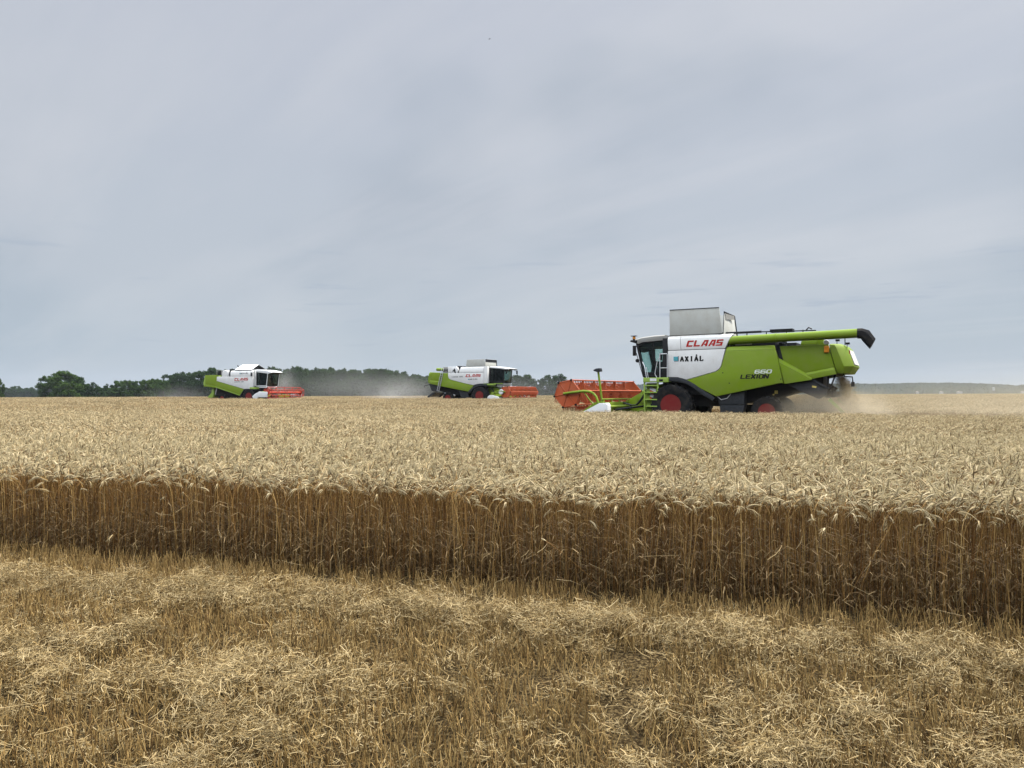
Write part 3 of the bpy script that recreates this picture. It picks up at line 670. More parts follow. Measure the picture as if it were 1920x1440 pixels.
    st = MB(s); st.add([(.92, 1.786, 1.98), (.62, 1.786, 1.98), (.62, 1.786, 2.10), (.92, 1.786, 2.10)], [(0, 1, 2, 3)]); st.add([(.5, 1.786, 1.97), (.32, 1.786, 1.97), (.32, 1.786, 2.06), (.5, 1.786, 2.06)], [(0, 1, 2, 3)], 1); st.build('platform_sign', [M['sticker'], M['black']], po)
    ld = MB(s)
    for x in (1.20, .58): ld.box(x - .03, x + .03, 1.66, 1.74, .42, 1.93)
    for z in (.55, .84, 1.14, 1.46, 1.76): ld.box(.61, 1.17, 1.56, 1.76, z, z + .05)
    ld.box(.61, 1.17, 1.54, 1.57, .48, 1.9); ld.build('ladder', [M['lime']], root, .006)
    wb = MB(s)
    for k in range(4):
        z0 = 1.16 + k * .15; wb.add([(1.0, 1.585, z0), (.72, 1.585, z0 - .14), (.72, 1.585, z0 + .01), (1.0, 1.585, z0 + .15)], [(0, 1, 2, 3)], k % 2)
    wb.build('warning_board', [M['orange'], M['sticker']], root)
    rl = MB(s)
    for x in (.48, .14): rl.tube([(x, 1.72, 2.14), (x, 1.72, 3.17)], .022, 8)
    rl.tube([(.48, 1.72, 3.17), (.14, 1.72, 3.18)], .022, 8); rl.tube([(.48, 1.72, 2.56), (.14, 1.72, 2.56)], .018, 8)
    rl.tube([(.62, 1.72, 2.14), (.72, 1.7, 2.3), (.60, 1.7, 2.9), (.50, 1.7, 3.02)], .02, 6); rl.tube([(1.10, 1.72, 2.14), (1.20, 1.7, 2.65), (1.33, 1.6, 2.85)], .02, 6); rl.tube([(1.02, 1.72, 2.14), (1.12, 1.7, 2.60)], .018, 6)
    rl.build('handrail', [M['rail']], root)
    hy = MB(s); hy.tube([(-1.98, 1.49, 1.30), (-2.15, 1.5, 1.16), (-2.4, 1.5, 1.22), (-2.55, 1.49, 1.40)], .018, 6); hy.build('loose_cable', [M['rail']], root)
    yt = MB(s); yt.box(-4.36, -4.24, 1.0, 1.04, 1.40, 1.54); yt.box(-4.22, -4.16, 1.0, 1.03, 1.34, 1.40); yt.build('frame_sticker', [M['yellow']], root)
    return root

# ------------------------------------------------------------------ middle machine: heading right, its right flank towards us
def build_middle():
    s = -1
    root = empty('combine_harvester', (FB.x, FB.y, FB.z), FB.rz)
    tag(root, 'distant green and white combine harvester with a black seed emblem and open square tank', 'combine harvester', 'combine harvesters at work in the wheat')
    b = MB(s)
    b.prism([(.55, 1.4), (.55, 3.85), (-2.3, 3.85), (-2.6, 3.25), (-6.0, 3.25), (-6.2, 2.3), (-4.75, 2.0), (-1.5, 1.45)], -1.28, 1.28)  # inner core added as a light block behind the panels
    b.prism([(.4, .95), (.4, 1.4), (-2.0, 1.45), (-5.9, 2.1), (-5.7, 1.6), (-4.3, 1.15), (-2.2, .85)], -.9, .9)
    b.box(-.16, .16, -.95, .95, .76, 1.1); b.box(-4.1, -3.8, -1.0, 1.0, .5, .78)
    b.build('chassis', [M['deck']], root, .01)
    for sg in (1, -1):
        w = MB(s); w.prism([(.44, 3.31), (.44, 2.17), (-.18, 2.15), (-.76, 2.02), (-1.64, 2.19), (-3.46, 2.62), (-3.70, 2.76), (-3.79, 2.98), (-3.79, 3.31)], sg * 1.3, sg * 1.60); sp = w.build('side_panel', [M['white']], root, .03)
        w = MB(s); w.prism([(.45, 3.95), (.45, 2.19), (.90, 2.20), (.90, 3.96)], sg * 1.2, sg * 1.585); w.build('cab_side_panel', [M['white']], root, .03)
        if sg > 0:
            t = MB(s); writing(t, list('CLAAS'), -1.68, 2.86, .315, .29, .045, 1.60, 1, .3, slope=.012); t.build('maker_lettering', [M['logored']], sp)
            t = MB(s); dealer_logo(t, -1.38, 2.55, 1.60, 1, 1.18, .15, .01); t.build('dealer_lettering', [M['sticker'], M['teal'], M['ink']], sp)
            t = MB(s); writing(t, list('LEXION 580'), -3.34, 2.86, .115, .10, .025, 1.60, 1, .2, stroke=.03, slope=.01); t.build('model_lettering', [M['dark']], sp)
        g = MB(s); g.prism([(-.70, 2.005), (-1.64, 2.175), (-3.46, 2.605), (-3.71, 2.75), (-3.805, 2.98), (-3.805, 3.32), (-4.70, 3.36), (-5.18, 2.02), (-1.41, 1.34), (-1.08, 1.60)], sg * 1.3, sg * 1.58); g.build('flank_cover', [M['green']], root, .03)
        u = MB(s); rows = []
        for z, l in ((3.335, 1.585), (3.66, 1.57), (3.84, 1.50), (3.94, 1.38), (3.96, 1.25)):
            k = (z - 3.335) / .63; rows.append([(.43, sg * l, z), (-2.50 + .22 * k, sg * l, z), (-2.50 + .22 * k, sg * 1.2, z - .02), (.43, sg * 1.2, z - .02)])
        u.loft(rows); u.build('upper_fairing', [M['white']], root, .02)
        r = MB(s); r.prism([(-4.72, 3.38), (-5.98, 3.43), (-6.13, 2.58), (-5.0, 2.48)], sg * 1.2, sg * 1.40)
        r.loft([[(-5.0, sg * 1.2, 2.475), (-6.135, sg * 1.2, 2.575), (-6.135, sg * 1.40, 2.575), (-5.0, sg * 1.40, 2.475)], [(-5.03, sg * 1.2, 2.40), (-6.15, sg * 1.2, 2.50), (-6.15, sg * 1.48, 2.50), (-5.03, sg * 1.48, 2.40)], [(-5.2, sg * 1.2, 2.03), (-6.2, sg * 1.2, 2.24), (-6.2, sg * 1.48, 2.24), (-5.2, sg * 1.48, 2.03)]])
        r.build('rear_flank', [M['green']], root, .012)
        fender_band(root, s, [(.9, 2.12), (.37, 2.13), (-.23, 2.09), (-.72, 1.9), (-1.05, 1.62), (-1.42, 1.30)], .20, sg * .95, sg * 1.64)
        ch = MB(s); ch.prism([(-5.2, 2.0), (-6.30, 2.2), (-6.0, 1.45), (-5.3, 1.32)], sg * 1.1, sg * 1.34); ch.build('chopper_housing', [M['dark']], root, .02)
        bx = MB(s); bx.prism([(-1.6, 1.30), (-2.6, 1.48), (-2.3, .7), (-1.3, .7)], sg * .9, sg * 1.4); bx.build('side_locker', [M['dark']], root, .02)
        wheel(root, s, 0, sg * .97, sg * 1.72, .93, .93, .45); wheel(root, s, -3.9, sg * 1.0, sg * 1.5, .64, .64, .34, 18)
    hd = MB(s); rings = []
    for z, fa, fb, fc, l, lc in ((2.24, -6.20, -6.35, -6.45, 1.3, 1.0), (2.4, -6.17, -6.42, -6.55, 1.42, 1.05), (3.3, -6.03, -6.28, -6.42, 1.40, 1.05), (3.45, -6.0, -6.24, -6.34, 1.3, .95)):
        rings.append([(fa, -l, z), (fb, -l, z), (fc, -lc, z), (fc, lc, z), (fb, l, z), (fa, l, z)])
    hd.loft(rings); hd.build('rear_hood', [M['green']], root, .02)
    # screen housing with the round emblem
    dr = MB(s); dr.prism([(-3.9, 3.33), (-3.9, 4.0), (-2.85, 4.0), (-2.68, 3.85), (-2.62, 3.6), (-2.72, 3.33)], .2, 1.46); do = dr.build('screen_housing', [M['white']], root, .05)
    em = MB(s); em.lathe_y([(.001, 1.475), (.43, 1.475), (.44, 1.468), (.44, 1.455), (.001, 1.455)], -3.08, 3.58, 28); seed_emblem(em, -3.06, 3.56, 1.478, .36, 1); em.build('seed_emblem', [M['roof'], M['ink']], do)
    bk = MB(s); bk.prism([(-2.7, 3.3), (-2.52, 3.6), (-2.6, 4.05), (-2.9, 4.1), (-2.9, 3.3)], -.9, 1.2); bk.box(-2.9, -1.6, -1.0, .9, 3.8, 4.06); bk.build('air_intake', [M['black']], root, .03)
    ed = MB(s); ed.box(-4.55, -3.95, .2, 1.35, 3.38, 3.98); ed.build('engine_deck', [M['cabgrey']], root, .04)
    lv = MB(s)
    for k in range(4): lv.box(-4.5 + k * .15, -4.41 + k * .15, 1.352, 1.37, 3.45 + .07 * (k % 3), 3.7 + .06 * (k % 2))
    lv.build('grille', [M['black']], root)
    ld = MB(s)
    for x0, x1 in ((-5.12, -4.66), (-4.88, -4.42)): ld.tube([(x0, 1.66, 1.40), (x1, 1.62, 3.32), (x1 + .04, 1.5, 3.9)], .03, 6)
    for k in range(9):
        f_ = k / 8; x = -5.12 + .46 * f_; ld.box(x, x + .24, 1.62, 1.68, 1.5 + 1.75 * f_, 1.53 + 1.75 * f_)
    ld.build('ladder', [M['rail']], root)
    br = MB(s); br.tube([(-6.4, 1.1, 2.12), (-6.95, 1.2, 2.0), (-7.0, 1.2, 1.82)], .04, 6); br.build('lamp_bracket', [M['black']], root)
    df = MB(s); df.slab([(-5.9, 1.2, 1.3), (-6.6, 1.2, .82), (-6.5, 1.2, .7), (-5.8, 1.2, 1.1)], .06); df.slab([(-5.9, -1.2, 1.3), (-6.6, -1.2, .82), (-6.5, -1.2, .7), (-5.8, -1.2, 1.1)], .06); df.slab([(-5.9, 1.2, 1.25), (-6.6, 1.2, .8), (-6.6, -1.2, .8), (-5.9, -1.2, 1.25)], .04); df.build('straw_spreader', [M['dark']], root)
    tk = MB(s); tk.slab([(.48, 1.30, 3.94), (-1.72, 1.30, 3.94), (-1.60, 1.38, 4.70), (.48, 1.38, 4.70)], .03); tk.slab([(.50, -1.3, 3.94), (.50, 1.30, 3.94), (.50, 1.30, 4.48), (.50, -1.3, 4.48)], .03)
    tk.slab([(.48, -1.3, 3.94), (-1.72, -1.3, 3.94), (-1.6, -1.38, 4.70), (.52, -1.38, 4.70)], .03); tk.slab([(-1.75, 1.3, 3.94), (-1.75, -1.3, 3.94), (-1.65, -1.3, 4.68), (-1.65, 1.3, 4.68)], .03)
    to = tk.build('grain_tank', [M['tank']], root, .01)
    ed = MB(s); ed.slab([(.53, -1.32, 4.46), (.53, 1.30, 4.46), (.52, 1.28, 4.72), (.52, -1.2, 4.72)], .03); ed.slab([(.54, -1.4, 3.96), (.54, -1.32, 3.96), (.54, -1.2, 4.7), (.54, -1.3, 4.7)], .03); ed.build('tank_edging', [M['black']], to)
    rim_ = MB(s); rim_.tube([(-1.6, 1.39, 4.71), (.5, 1.39, 4.72), (.54, -1.2, 4.74)], .02, 6); rim_.build('tank_rim', [M['rail']], to)
    ut = MB(s); ut.tube([(-2.3, -1.3, 3.6), (-7.0, -1.5, 3.85)], .17, 14); ut.build('unloading_tube', [M['green']], root)
    fh = MB(s); fh.prism([(.5, 1.2), (.6, 1.95), (1.4, 1.75), (2.5, 1.1), (2.5, .35), (1.9, .4)], -.72, .72); fh.build('feeder_house', [M['green']], root, .02)
    header(root, s, 3.55, 2.30, [(3.9, 1.28), (3.5, 1.38), (3.1, 1.38), (2.8, 1.28), (2.6, 1.12), (2.5, .95)], M['orange'], [(3.4, .5), (3.1, .82), (2.5, .98), (2.2, .96), (2.0, .8), (2.0, .4)])
    harvester_reel(root, s, 3.86, 1.27, .60, R(62), 3.48, M['orange'], 'solid', 6, disc=True)
    cb = cab(root, s, (2.52, 3.62), (2.40, 2.28), (.93, 2.27), (.93, 3.84), .95, [(.90, 3.86), (1.9, 3.78), (2.6, 3.68), (3.12, 3.66), (3.14, 3.72), (2.5, 3.82), (1.8, 3.93), (.90, 3.97)], gl='darkglass')
    wing_mirror(root, s, 2.95, 3.56, 1.3, .40, (2.7, .95)); wing_mirror(root, s, 2.95, 3.56, -1.3, .40, (2.7, -.95))
    vs_ = MB(s); vs_.box(2.75, 3.15, -.9, .95, 3.60, 3.65); vs_.build('visor_lamp', [M['black']], cb)
    pf = MB(s); pf.box(.45, 1.55, .96, 1.62, 1.98, 2.16); pf.box(1.3, 2.35, .5, .99, 2.12, 2.20); pf.build('platform', [M['lime']], root, .015)
    fl = MB(s); fl.prism([(1.6, 2.18), (2.48, 2.20), (2.42, 1.95), (1.7, 1.9)], -.9, .9); fl.build('cab_floor', [M['cabgrey']], root, .02)
    return root

# ------------------------------------------------------------------ far machine: older, heading right, closed gable tank
def build_far():
    s = -1
    root = empty('combine_harvester', (FC.x, FC.y, FC.z), FC.rz)
    tag(root, 'distant green and white combine harvester with white gabled tank roof and red reel', 'combine harvester', 'combine harvesters at work in the wheat')
    b = MB(s)
    b.prism([(.5, 1.2), (.5, 3.6), (-2.4, 3.7), (-2.6, 3.1), (-6.2, 3.2), (-6.3, 2.2), (-4.75, 1.9), (-1.5, 1.2)], -1.2, 1.2)  # dark core added inside the panels to stop light
    b.prism([(.4, .8), (.4, 1.3), (-2.0, 1.3), (-5.2, 1.9), (-5.2, .9), (-2.2, .7)], -.9, .9)
    b.box(-.16, .16, -.95, .95, .76, 1.1); b.box(-4.1, -3.8, -1.0, 1.0, .5, .78); b.build('chassis', [M['deck']], root, .01)
    for sg in (1, -1):
        w = MB(s); w.prism([(.50, 3.13), (.50, 1.72), (-.72, 1.72), (-4.55, 2.65), (-4.52, 3.14)], sg * 1.2, sg * 1.5); sp = w.build('side_panel', [M['white']], root, .03)
        if sg > 0:
            t = MB(s); writing(t, list('CLAAS'), -2.05, 2.64, .335, .31, .05, 1.5, 1, .3, slope=.012); t.build('maker_lettering', [M['logored']], sp)
            t = MB(s); writing(t, list('LEXION 480'), -2.05, 2.47, .115, .09, .025, 1.5, 1, .2, stroke=.03, slope=.01); t.build('model_lettering', [M['dark']], sp)
        g = MB(s); g.prism([(-.73, 1.705), (-4.565, 2.635), (-4.54, 3.30), (-4.60, 3.32), (-4.75, 1.92), (-1.30, .96)], sg * 1.2, sg * 1.48)
        g.build('flank_cover', [M['green']], root, .03)
        li = MB(s); li.slab([(-1.30, sg * 1.485, .96), (-4.75, sg * 1.485, 1.92), (-4.75, sg * 1.50, 2.02), (-1.26, sg * 1.50, 1.05)], .02); li.build('trim_strip', [M['lime']], root)
        u = MB(s); rows = []
        for z, l in ((3.15, 1.49), (3.55, 1.47), (3.72, 1.40), (3.80, 1.25)):
            rows.append([(.50, sg * l, z), (-2.62, sg * l, z), (-2.62, sg * 1.1, z - .01), (.50, sg * 1.1, z - .01)])
        u.loft(rows); fp = u.build('upper_fairing', [M['white']], root, .02)
        if sg > 0: t = MB(s); dealer_logo(t, -1.33, 3.37, 1.482, 1, 1.26, .17, .008); t.build('dealer_lettering', [M['sticker'], M['teal'], M['ink']], fp)
        r = MB(s); r.prism([(-4.62, 3.34), (-6.30, 3.33), (-6.30, 2.30), (-4.70, 2.05)], sg * 1.1, sg * 1.38); r.prism([(-4.72, 2.03), (-6.31, 2.28), (-6.40, 2.08), (-5.3, 1.92), (-4.74, 1.84)], sg * 1.1, sg * 1.42); r.build('rear_flank', [M['green']], root, .02)
        fender_band(root, s, [(.9, 1.70), (-.30, 1.69), (-.72, 1.67), (-1.0, 1.35), (-1.28, .95)], .10, sg * .9, sg * 1.5)
        wheel(root, s, 0, sg * .92, sg * 1.6, .86, .86, .42); wheel(root, s, -3.9, sg * .95, sg * 1.4, .58, .58, .30, 18)
    hd = MB(s); hd.prism([(-6.31, 3.35), (-6.40, 3.33), (-6.66, 2.4), (-6.55, 1.98), (-6.40, 2.05), (-6.31, 2.3)], -1.3, 1.3); hd.build('rear_hood', [M['lime']], root, .03)
    ch = MB(s); ch.prism([(-5.3, 1.9), (-5.62, 1.92), (-5.7, 1.3), (-6.25, .84), (-6.1, .7), (-5.5, .72), (-5.3, 1.2)], -1.05, 1.05); ch.build('chopper_housing', [M['lime']], root, .03)
    px_ = MB(s); px_.tube([(-4.7, 1.3, 1.85), (-4.9, 1.3, 1.1)], .05, 6); px_.build('support_strut', [M['rail']], root)
    dr = MB(s); dr.lathe_y([(.001, 1.42), (.40, 1.42), (.47, 1.36), (.47, .3), (.001, .3)], -3.42, 3.42, 28); dr.prism([(-3.9, 3.15), (-3.88, 3.4), (-3.0, 3.4), (-2.95, 3.15)], .3, 1.40); dr.build('screen_housing', [M['white']], root, .02)
    sb = MB(s); sb.prism([(-2.95, 3.15), (-2.82, 3.2), (-2.75, 3.85), (-2.92, 3.88)], .3, 1.3); sb.build('air_intake', [M['black']], root, .02)
    fr = MB(s)
    for a, c in (((-4.74, 3.36), (-4.74, 3.9)), ((-4.74, 3.9), (-4.05, 3.9)), ((-4.05, 3.9), (-4.05, 3.36))): fr.tube([(a[0], 1.25, a[1]), (c[0], 1.25, c[1])], .035, 6)
    fr.box(-4.66, -4.15, .2, 1.2, 3.3, 3.8, 1); fr.box(-4.05, -3.85, .2, 1.3, 3.35, 3.85); fr.build('engine_deck', [M['cabgrey'], M['deck']], root, .01)
    # gable roof over the tank
    tk = MB(s); tk.box(-2.2, .45, -1.25, 1.25, 3.6, 3.88); to = tk.build('grain_tank', [M['white']], root, .02)
    for sg in (1, -1):
        f = MB(s); f.slab([(.25, sg * 1.36, 3.86), (-2.1, sg * 1.36, 3.90), (-2.1, 0, 4.52), (.12, 0, 4.48)], .03 * sg); f.build('roof_flap', [M['roof']], to, .006)
    gb = MB(s)
    for x in (.02, -2.0): gb.add([(x, 1.25, 3.87), (x, -1.25, 3.87), (x, 0, 4.42)], [(0, 1, 2)])  # black sheets paint in the dark of the open gable ends
    gb.build('gable', [M['black']], to)
    ex = MB(s); ex.tube([(-2.3, .3, 4.0), (-2.6, .3, 4.45)], .06, 8); ex.tube([(-2.3, .9, 3.95), (-3.2, .9, 3.98)], .05, 6); ex.build('exhaust', [M['black']], root)
    fh = MB(s); fh.prism([(.5, 1.1), (.6, 1.75), (1.4, 1.55), (2.4, 1.0), (2.4, .35), (1.9, .4)], -.65, .65); fh.build('feeder_house', [M['deck']], root, .02)
    header(root, s, 3.0, 2.2, [(3.62, 1.28), (3.4, 1.36), (3.1, 1.38), (2.8, 1.3), (2.6, 1.1), (2.5, .9)], M['redreel'], [(3.73, .77), (3.74, 1.30), (3.70, 1.36), (2.75, 1.40), (2.2, 1.15), (1.85, .88), (1.95, .68), (2.45, .55), (2.65, .78)])
    harvester_reel(root, s, 3.64, 1.28, .60, R(30), 2.88, M['redreel'], 'open', 4, tube_r=.12)
    cb = cab(root, s, (2.12, 3.56), (1.92, 2.06), (.62, 2.02), (.62, 3.62), .95, [(.52, 3.66), (1.9, 3.50), (2.3, 3.46), (2.72, 3.58), (2.3, 3.74), (1.6, 3.86), (.52, 3.90)], gl='darkglass')
    cs = MB(s); cs.box(.50, .62, -1.15, 1.25, 2.0, 3.84); cs.build('cab_rear_panel', [M['white']], cb, .02)
    tb = MB(s); tb.tube([(2.18, 1.0, 3.55), (1.98, 1.0, 2.06)], .035, 6); tb.tube([(.6, 1.0, 2.02), (2.0, 1.0, 2.04)], .05, 6); tb.tube([(2.16, -1.0, 3.55), (1.98, -1.0, 2.06)], .03, 6); tb.build('cab_trim', [M['roof']], cb)
    wing_mirror(root, s, .42, 3.55, 1.62, .42, (.6, 1.0))
    pf = MB(s); pf.box(.10, 1.0, 1.0, 1.52, 1.70, 1.90); pf.build('platform', [M['lime']], root, .02); fl = MB(s); fl.box(.6, 1.95, -.9, .98, 1.82, 2.02); fl.build('cab_floor', [M['roof']], root, .02)
    return root

build_near(); build_middle(); build_far()
#@@WHEAT

# ------------------------------------------------------------------ straw materials: every stem differs a little
def straw_mat(name, cols, trans=.25, rough=.6, sc=0):
    t = NT(name)
    oi = t.node('ShaderNodeObjectInfo')
    at = t.node('ShaderNodeAttribute', attribute_name='tone')
    r = t.math('FRACT', t.math('ADD', oi.outputs['Random'], at.outputs['Fac']))
    cr = t.node('ShaderNodeValToRGB'); el = cr.color_ramp.elements
    for i, (p, c) in enumerate(cols):
        e = el[i] if i < 2 else el.new(p)
        e.position = p; e.color = (*c, 1)
    t.l.new(r, cr.inputs[0])
    p = t.node('ShaderNodeBsdfPrincipled'); t.l.new(cr.outputs[0], p.inputs['Base Color'])
    p.inputs['Roughness'].default_value = rough; p.inputs['Specular IOR Level'].default_value = .12
    tl = t.node('ShaderNodeBsdfTranslucent'); t.l.new(cr.outputs[0], tl.inputs[0])
    mx = t.node('ShaderNodeMixShader'); mx.inputs[0].default_value = trans
    t.l.new(p.outputs[0], mx.inputs[1]); t.l.new(tl.outputs[0], mx.inputs[2])
    return t.done(mx.outputs[0])
M['stem'] = straw_mat('wheat_stem', [(0, (.09, .041, .012)), (1, (.55, .355, .125)), (.40, (.19, .093, .027)), (.68, (.30, .158, .046)), (.90, (.46, .275, .088))], 0.0)
M['ear'] = straw_mat('wheat_ear', [(0, (.50, .37, .18)), (1, (.66, .53, .31)), (.16, (.13, .078, .034)), (.27, (.46, .33, .155)), (.7, (.58, .45, .25))], .2)
M['awn'] = straw_mat('wheat_awn', [(0, (.56, .440, .225)), (1, (.74, .615, .355)), (.5, (.64, .515, .28))], .35)
M['leaf'] = straw_mat('dry_wheat_leaf', [(0, (.07, .042, .018)), (1, (.40, .28, .13)), (.6, (.17, .105, .045))], .3)
M['stub'] = straw_mat('cut_stubble', [(0, (.22, .128, .040)), (1, (.52, .35, .135)), (.5, (.35, .215, .070)), (.15, (.12, .066, .024))], .15)
M['straw'] = straw_mat('chopped_straw', [(0, (.30, .195, .070)), (1, (.60, .465, .245)), (.25, (.37, .255, .10)), (.6, (.46, .335, .155)), (.1, (.15, .09, .036))], .25)

class Acc:
    """numpy friendly accumulator for plant meshes"""
    def __init__(s): s.V = []; s.F = []; s.mi = []; s.tone = []
    def ribbon(s, pts, w, mi, tone, up=None):
        """flat ribbon along points, widths w"""
        o = len(s.V); n = len(pts)
        for i, p in enumerate(pts):
            d = pts[min(i + 1, n - 1)] - pts[max(i - 1, 0)]
            a = np.cross(d, up if up is not None else np.array([.3, .9, .1])); a = a / (np.linalg.norm(a) + 1e-9)
            s.V += [p + a * w[i] / 2, p - a * w[i] / 2]; s.tone += [tone, tone]
        for i in range(n - 1): s.F.append((o + 2 * i, o + 2 * i + 1, o + 2 * i + 3, o + 2 * i + 2)); s.mi.append(mi)
    def tube(s, pts, r, mi, tone, n=3):
        o = len(s.V); m = len(pts)
        for i, p in enumerate(pts):
            d = pts[min(i + 1, m - 1)] - pts[max(i - 1, 0)]; d = d / (np.linalg.norm(d) + 1e-9)
            a = np.cross(d, [.21, .95, .2]); a /= np.linalg.norm(a) + 1e-9; b = np.cross(d, a)
            for k in range(n):
                t = 2 * pi * k / n; s.V.append(p + r[i] * (a * cos(t) + b * sin(t))); s.tone.append(tone)
        for i in range(m - 1):
            for k in range(n):
                k2 = (k + 1) % n; s.F.append((o + i * n + k, o + i * n + k2, o + (i + 1) * n + k2, o + (i + 1) * n + k)); s.mi.append(mi)
    def merge(s, q, off, rot, sc, tone):
        c_, s_ = cos(rot), sin(rot); o = len(s.V)
        A = np.asarray(q.V); X = np.empty_like(A)
        X[:, 0] = (A[:, 0] * c_ - A[:, 1] * s_) * 1.0 + off[0]; X[:, 1] = A[:, 0] * s_ + A[:, 1] * c_ + off[1]; X[:, 2] = A[:, 2] * sc + off[2]
        s.V += list(X); s.F += [tuple(o + i for i in f) for f in q.F]; s.mi += q.mi; s.tone += [t + tone for t in q.tone]
    def mesh(s, name, mats):
        me = np_mesh(name, s.V, s.F, mats, s.mi)
        a = me.attributes.new('tone', 'FLOAT', 'POINT'); a.data.foreach_set('value', np.asarray(s.tone, dtype=np.float32) % 1.0)
        return me

WM = [M['stem'], M['ear'], M['awn'], M['leaf']]
def stalk(g, lod=0):
    """one ripe bearded wheat plant, about 0.8 m to the top of its nodding ear"""
    q = Acc(); H = .70 + g.normal() * .035
    az = g.uniform(0, 2 * pi) if g.random() < .62 else g.normal(R(-15), R(50))      # most ears lean with the wind
    dv = np.array([cos(az), sin(az), 0]); lean = abs(g.normal(0, .05))
    nod = g.uniform(.3, 1.2) if g.random() < .15 else g.uniform(1.3, 2.8)                                                     # how far the ear bends over
    pts = [np.array([0, 0, .0 if lod == 0 else .28])]
    for f in ((.33, .62, .86) if lod == 0 else (.8,)): pts.append(dv * lean * f * f + np.array([g.normal(0, .006), g.normal(0, .006), H * f]))
    p = pts[-1].copy(); th = .12; seg = 4 if lod == 0 else 2; ln = .16 / seg
    for i in range(seg):
        th += nod * .38 / seg; p = p + ln * (dv * sin(th) + np.array([0, 0, cos(th)])); pts.append(p.copy())
    w = 1.0 if lod == 0 else (1.35 if lod == 1 else 2.6)
    q.tube(pts, [.0020 * w] * 3 + [.0016 * w] * (len(pts) - 3), 0, 0.0)
    ep = [p.copy()]; er = [.0025]; es = 5 if lod == 0 else (3 if lod == 1 else 2); L = g.uniform(.060, .088)
    for i in range(es):
        th += nod * .5 / es; p = p + L / es * (dv * sin(th) + np.array([0, 0, cos(th)])); ep.append(p.copy())
        er.append((.0045, .0052, .0049, .0040, .0014)[int(i * 5 / es) if i < es - 1 else 4] * (1.0 if lod == 0 else 1.15 if lod == 1 else 2.0))
    q.tube(ep, er, 1, g.random(), 4 if lod == 0 else 3)
    na = 11 if lod == 0 else (5 if lod == 1 else 3)
    side = np.cross(dv, [0, 0, 1])
    for k in range(na):
        f = (k + .5) / na; b = ep[min(int(f * es), es - 1)]; d = (dv * sin(th - .5 + .5 * f) + np.array([0, 0, cos(th - .5 + .5 * f)]))
        d = d + side * g.normal(0, .30) + g.normal(0, .16, 3); d /= np.linalg.norm(d); al = g.uniform(.04, .068)
        m = b + d * al * .5; e = b + d * al + dv * .012 * sin(th) - np.array([0, 0, .012])
        q.ribbon([b, m, e], [.0022 * w, .0018 * w, .0005], 2, g.random(), up=np.array([g.normal(), g.normal(), g.normal()]))
    if lod == 0:
        for k in range(g.integers(3, 7)):                                          # curled dry leaves, most of them low down
            z = .05 + .45 * g.random() ** 1.5; a2 = g.uniform(0, 2 * pi); d2 = np.array([cos(a2), sin(a2), 0]); l2 = g.uniform(.07, .17)
            b = np.array([0, 0, z]) + dv * lean * (z / H) ** 2
            q.ribbon([b, b + d2 * l2 * .35 + np.array([0, 0, l2 * .30]), b + d2 * l2 * .8 + np.array([0, 0, .02]), b + d2 * l2 * .85 - np.array([0, 0, l2 * .5])], [.005, .007, .005, .002], 3, g.random(), up=np.array([g.normal() * .4, g.normal() * .4, 1]))
    return q

def source(name, meshes):
    c = bpy.data.collections.new(name)
    for i, me in enumerate(meshes): c.objects.link(bpy.data.objects.new(me.name, me))
    return c
g0 = np.random.default_rng(5)
ST0 = [stalk(g0, 0) for _ in range(22)]
stalk_src = source('wheat_stalk_source', [q.mesh('wheat_stalk', WM) for q in ST0])
def patch(size, n, lod, g):
    base = [stalk(g, lod) for _ in range(14)]; P = Acc()
    for _ in range(n): P.merge(base[g.integers(len(base))], (g.uniform(-size / 2, size / 2), g.uniform(-size / 2, size / 2), 0), g.uniform(-.5, .5), g.normal(1, .05), g.random())
    return P.mesh('wheat_patch', WM)
patch_src = source('wheat_patch_source', [patch(.36, 42, 1, g0) for _ in range(10)])
far_src = source('wheat_far_source', [patch(1.7, 330, 2, g0) for _ in range(5)])

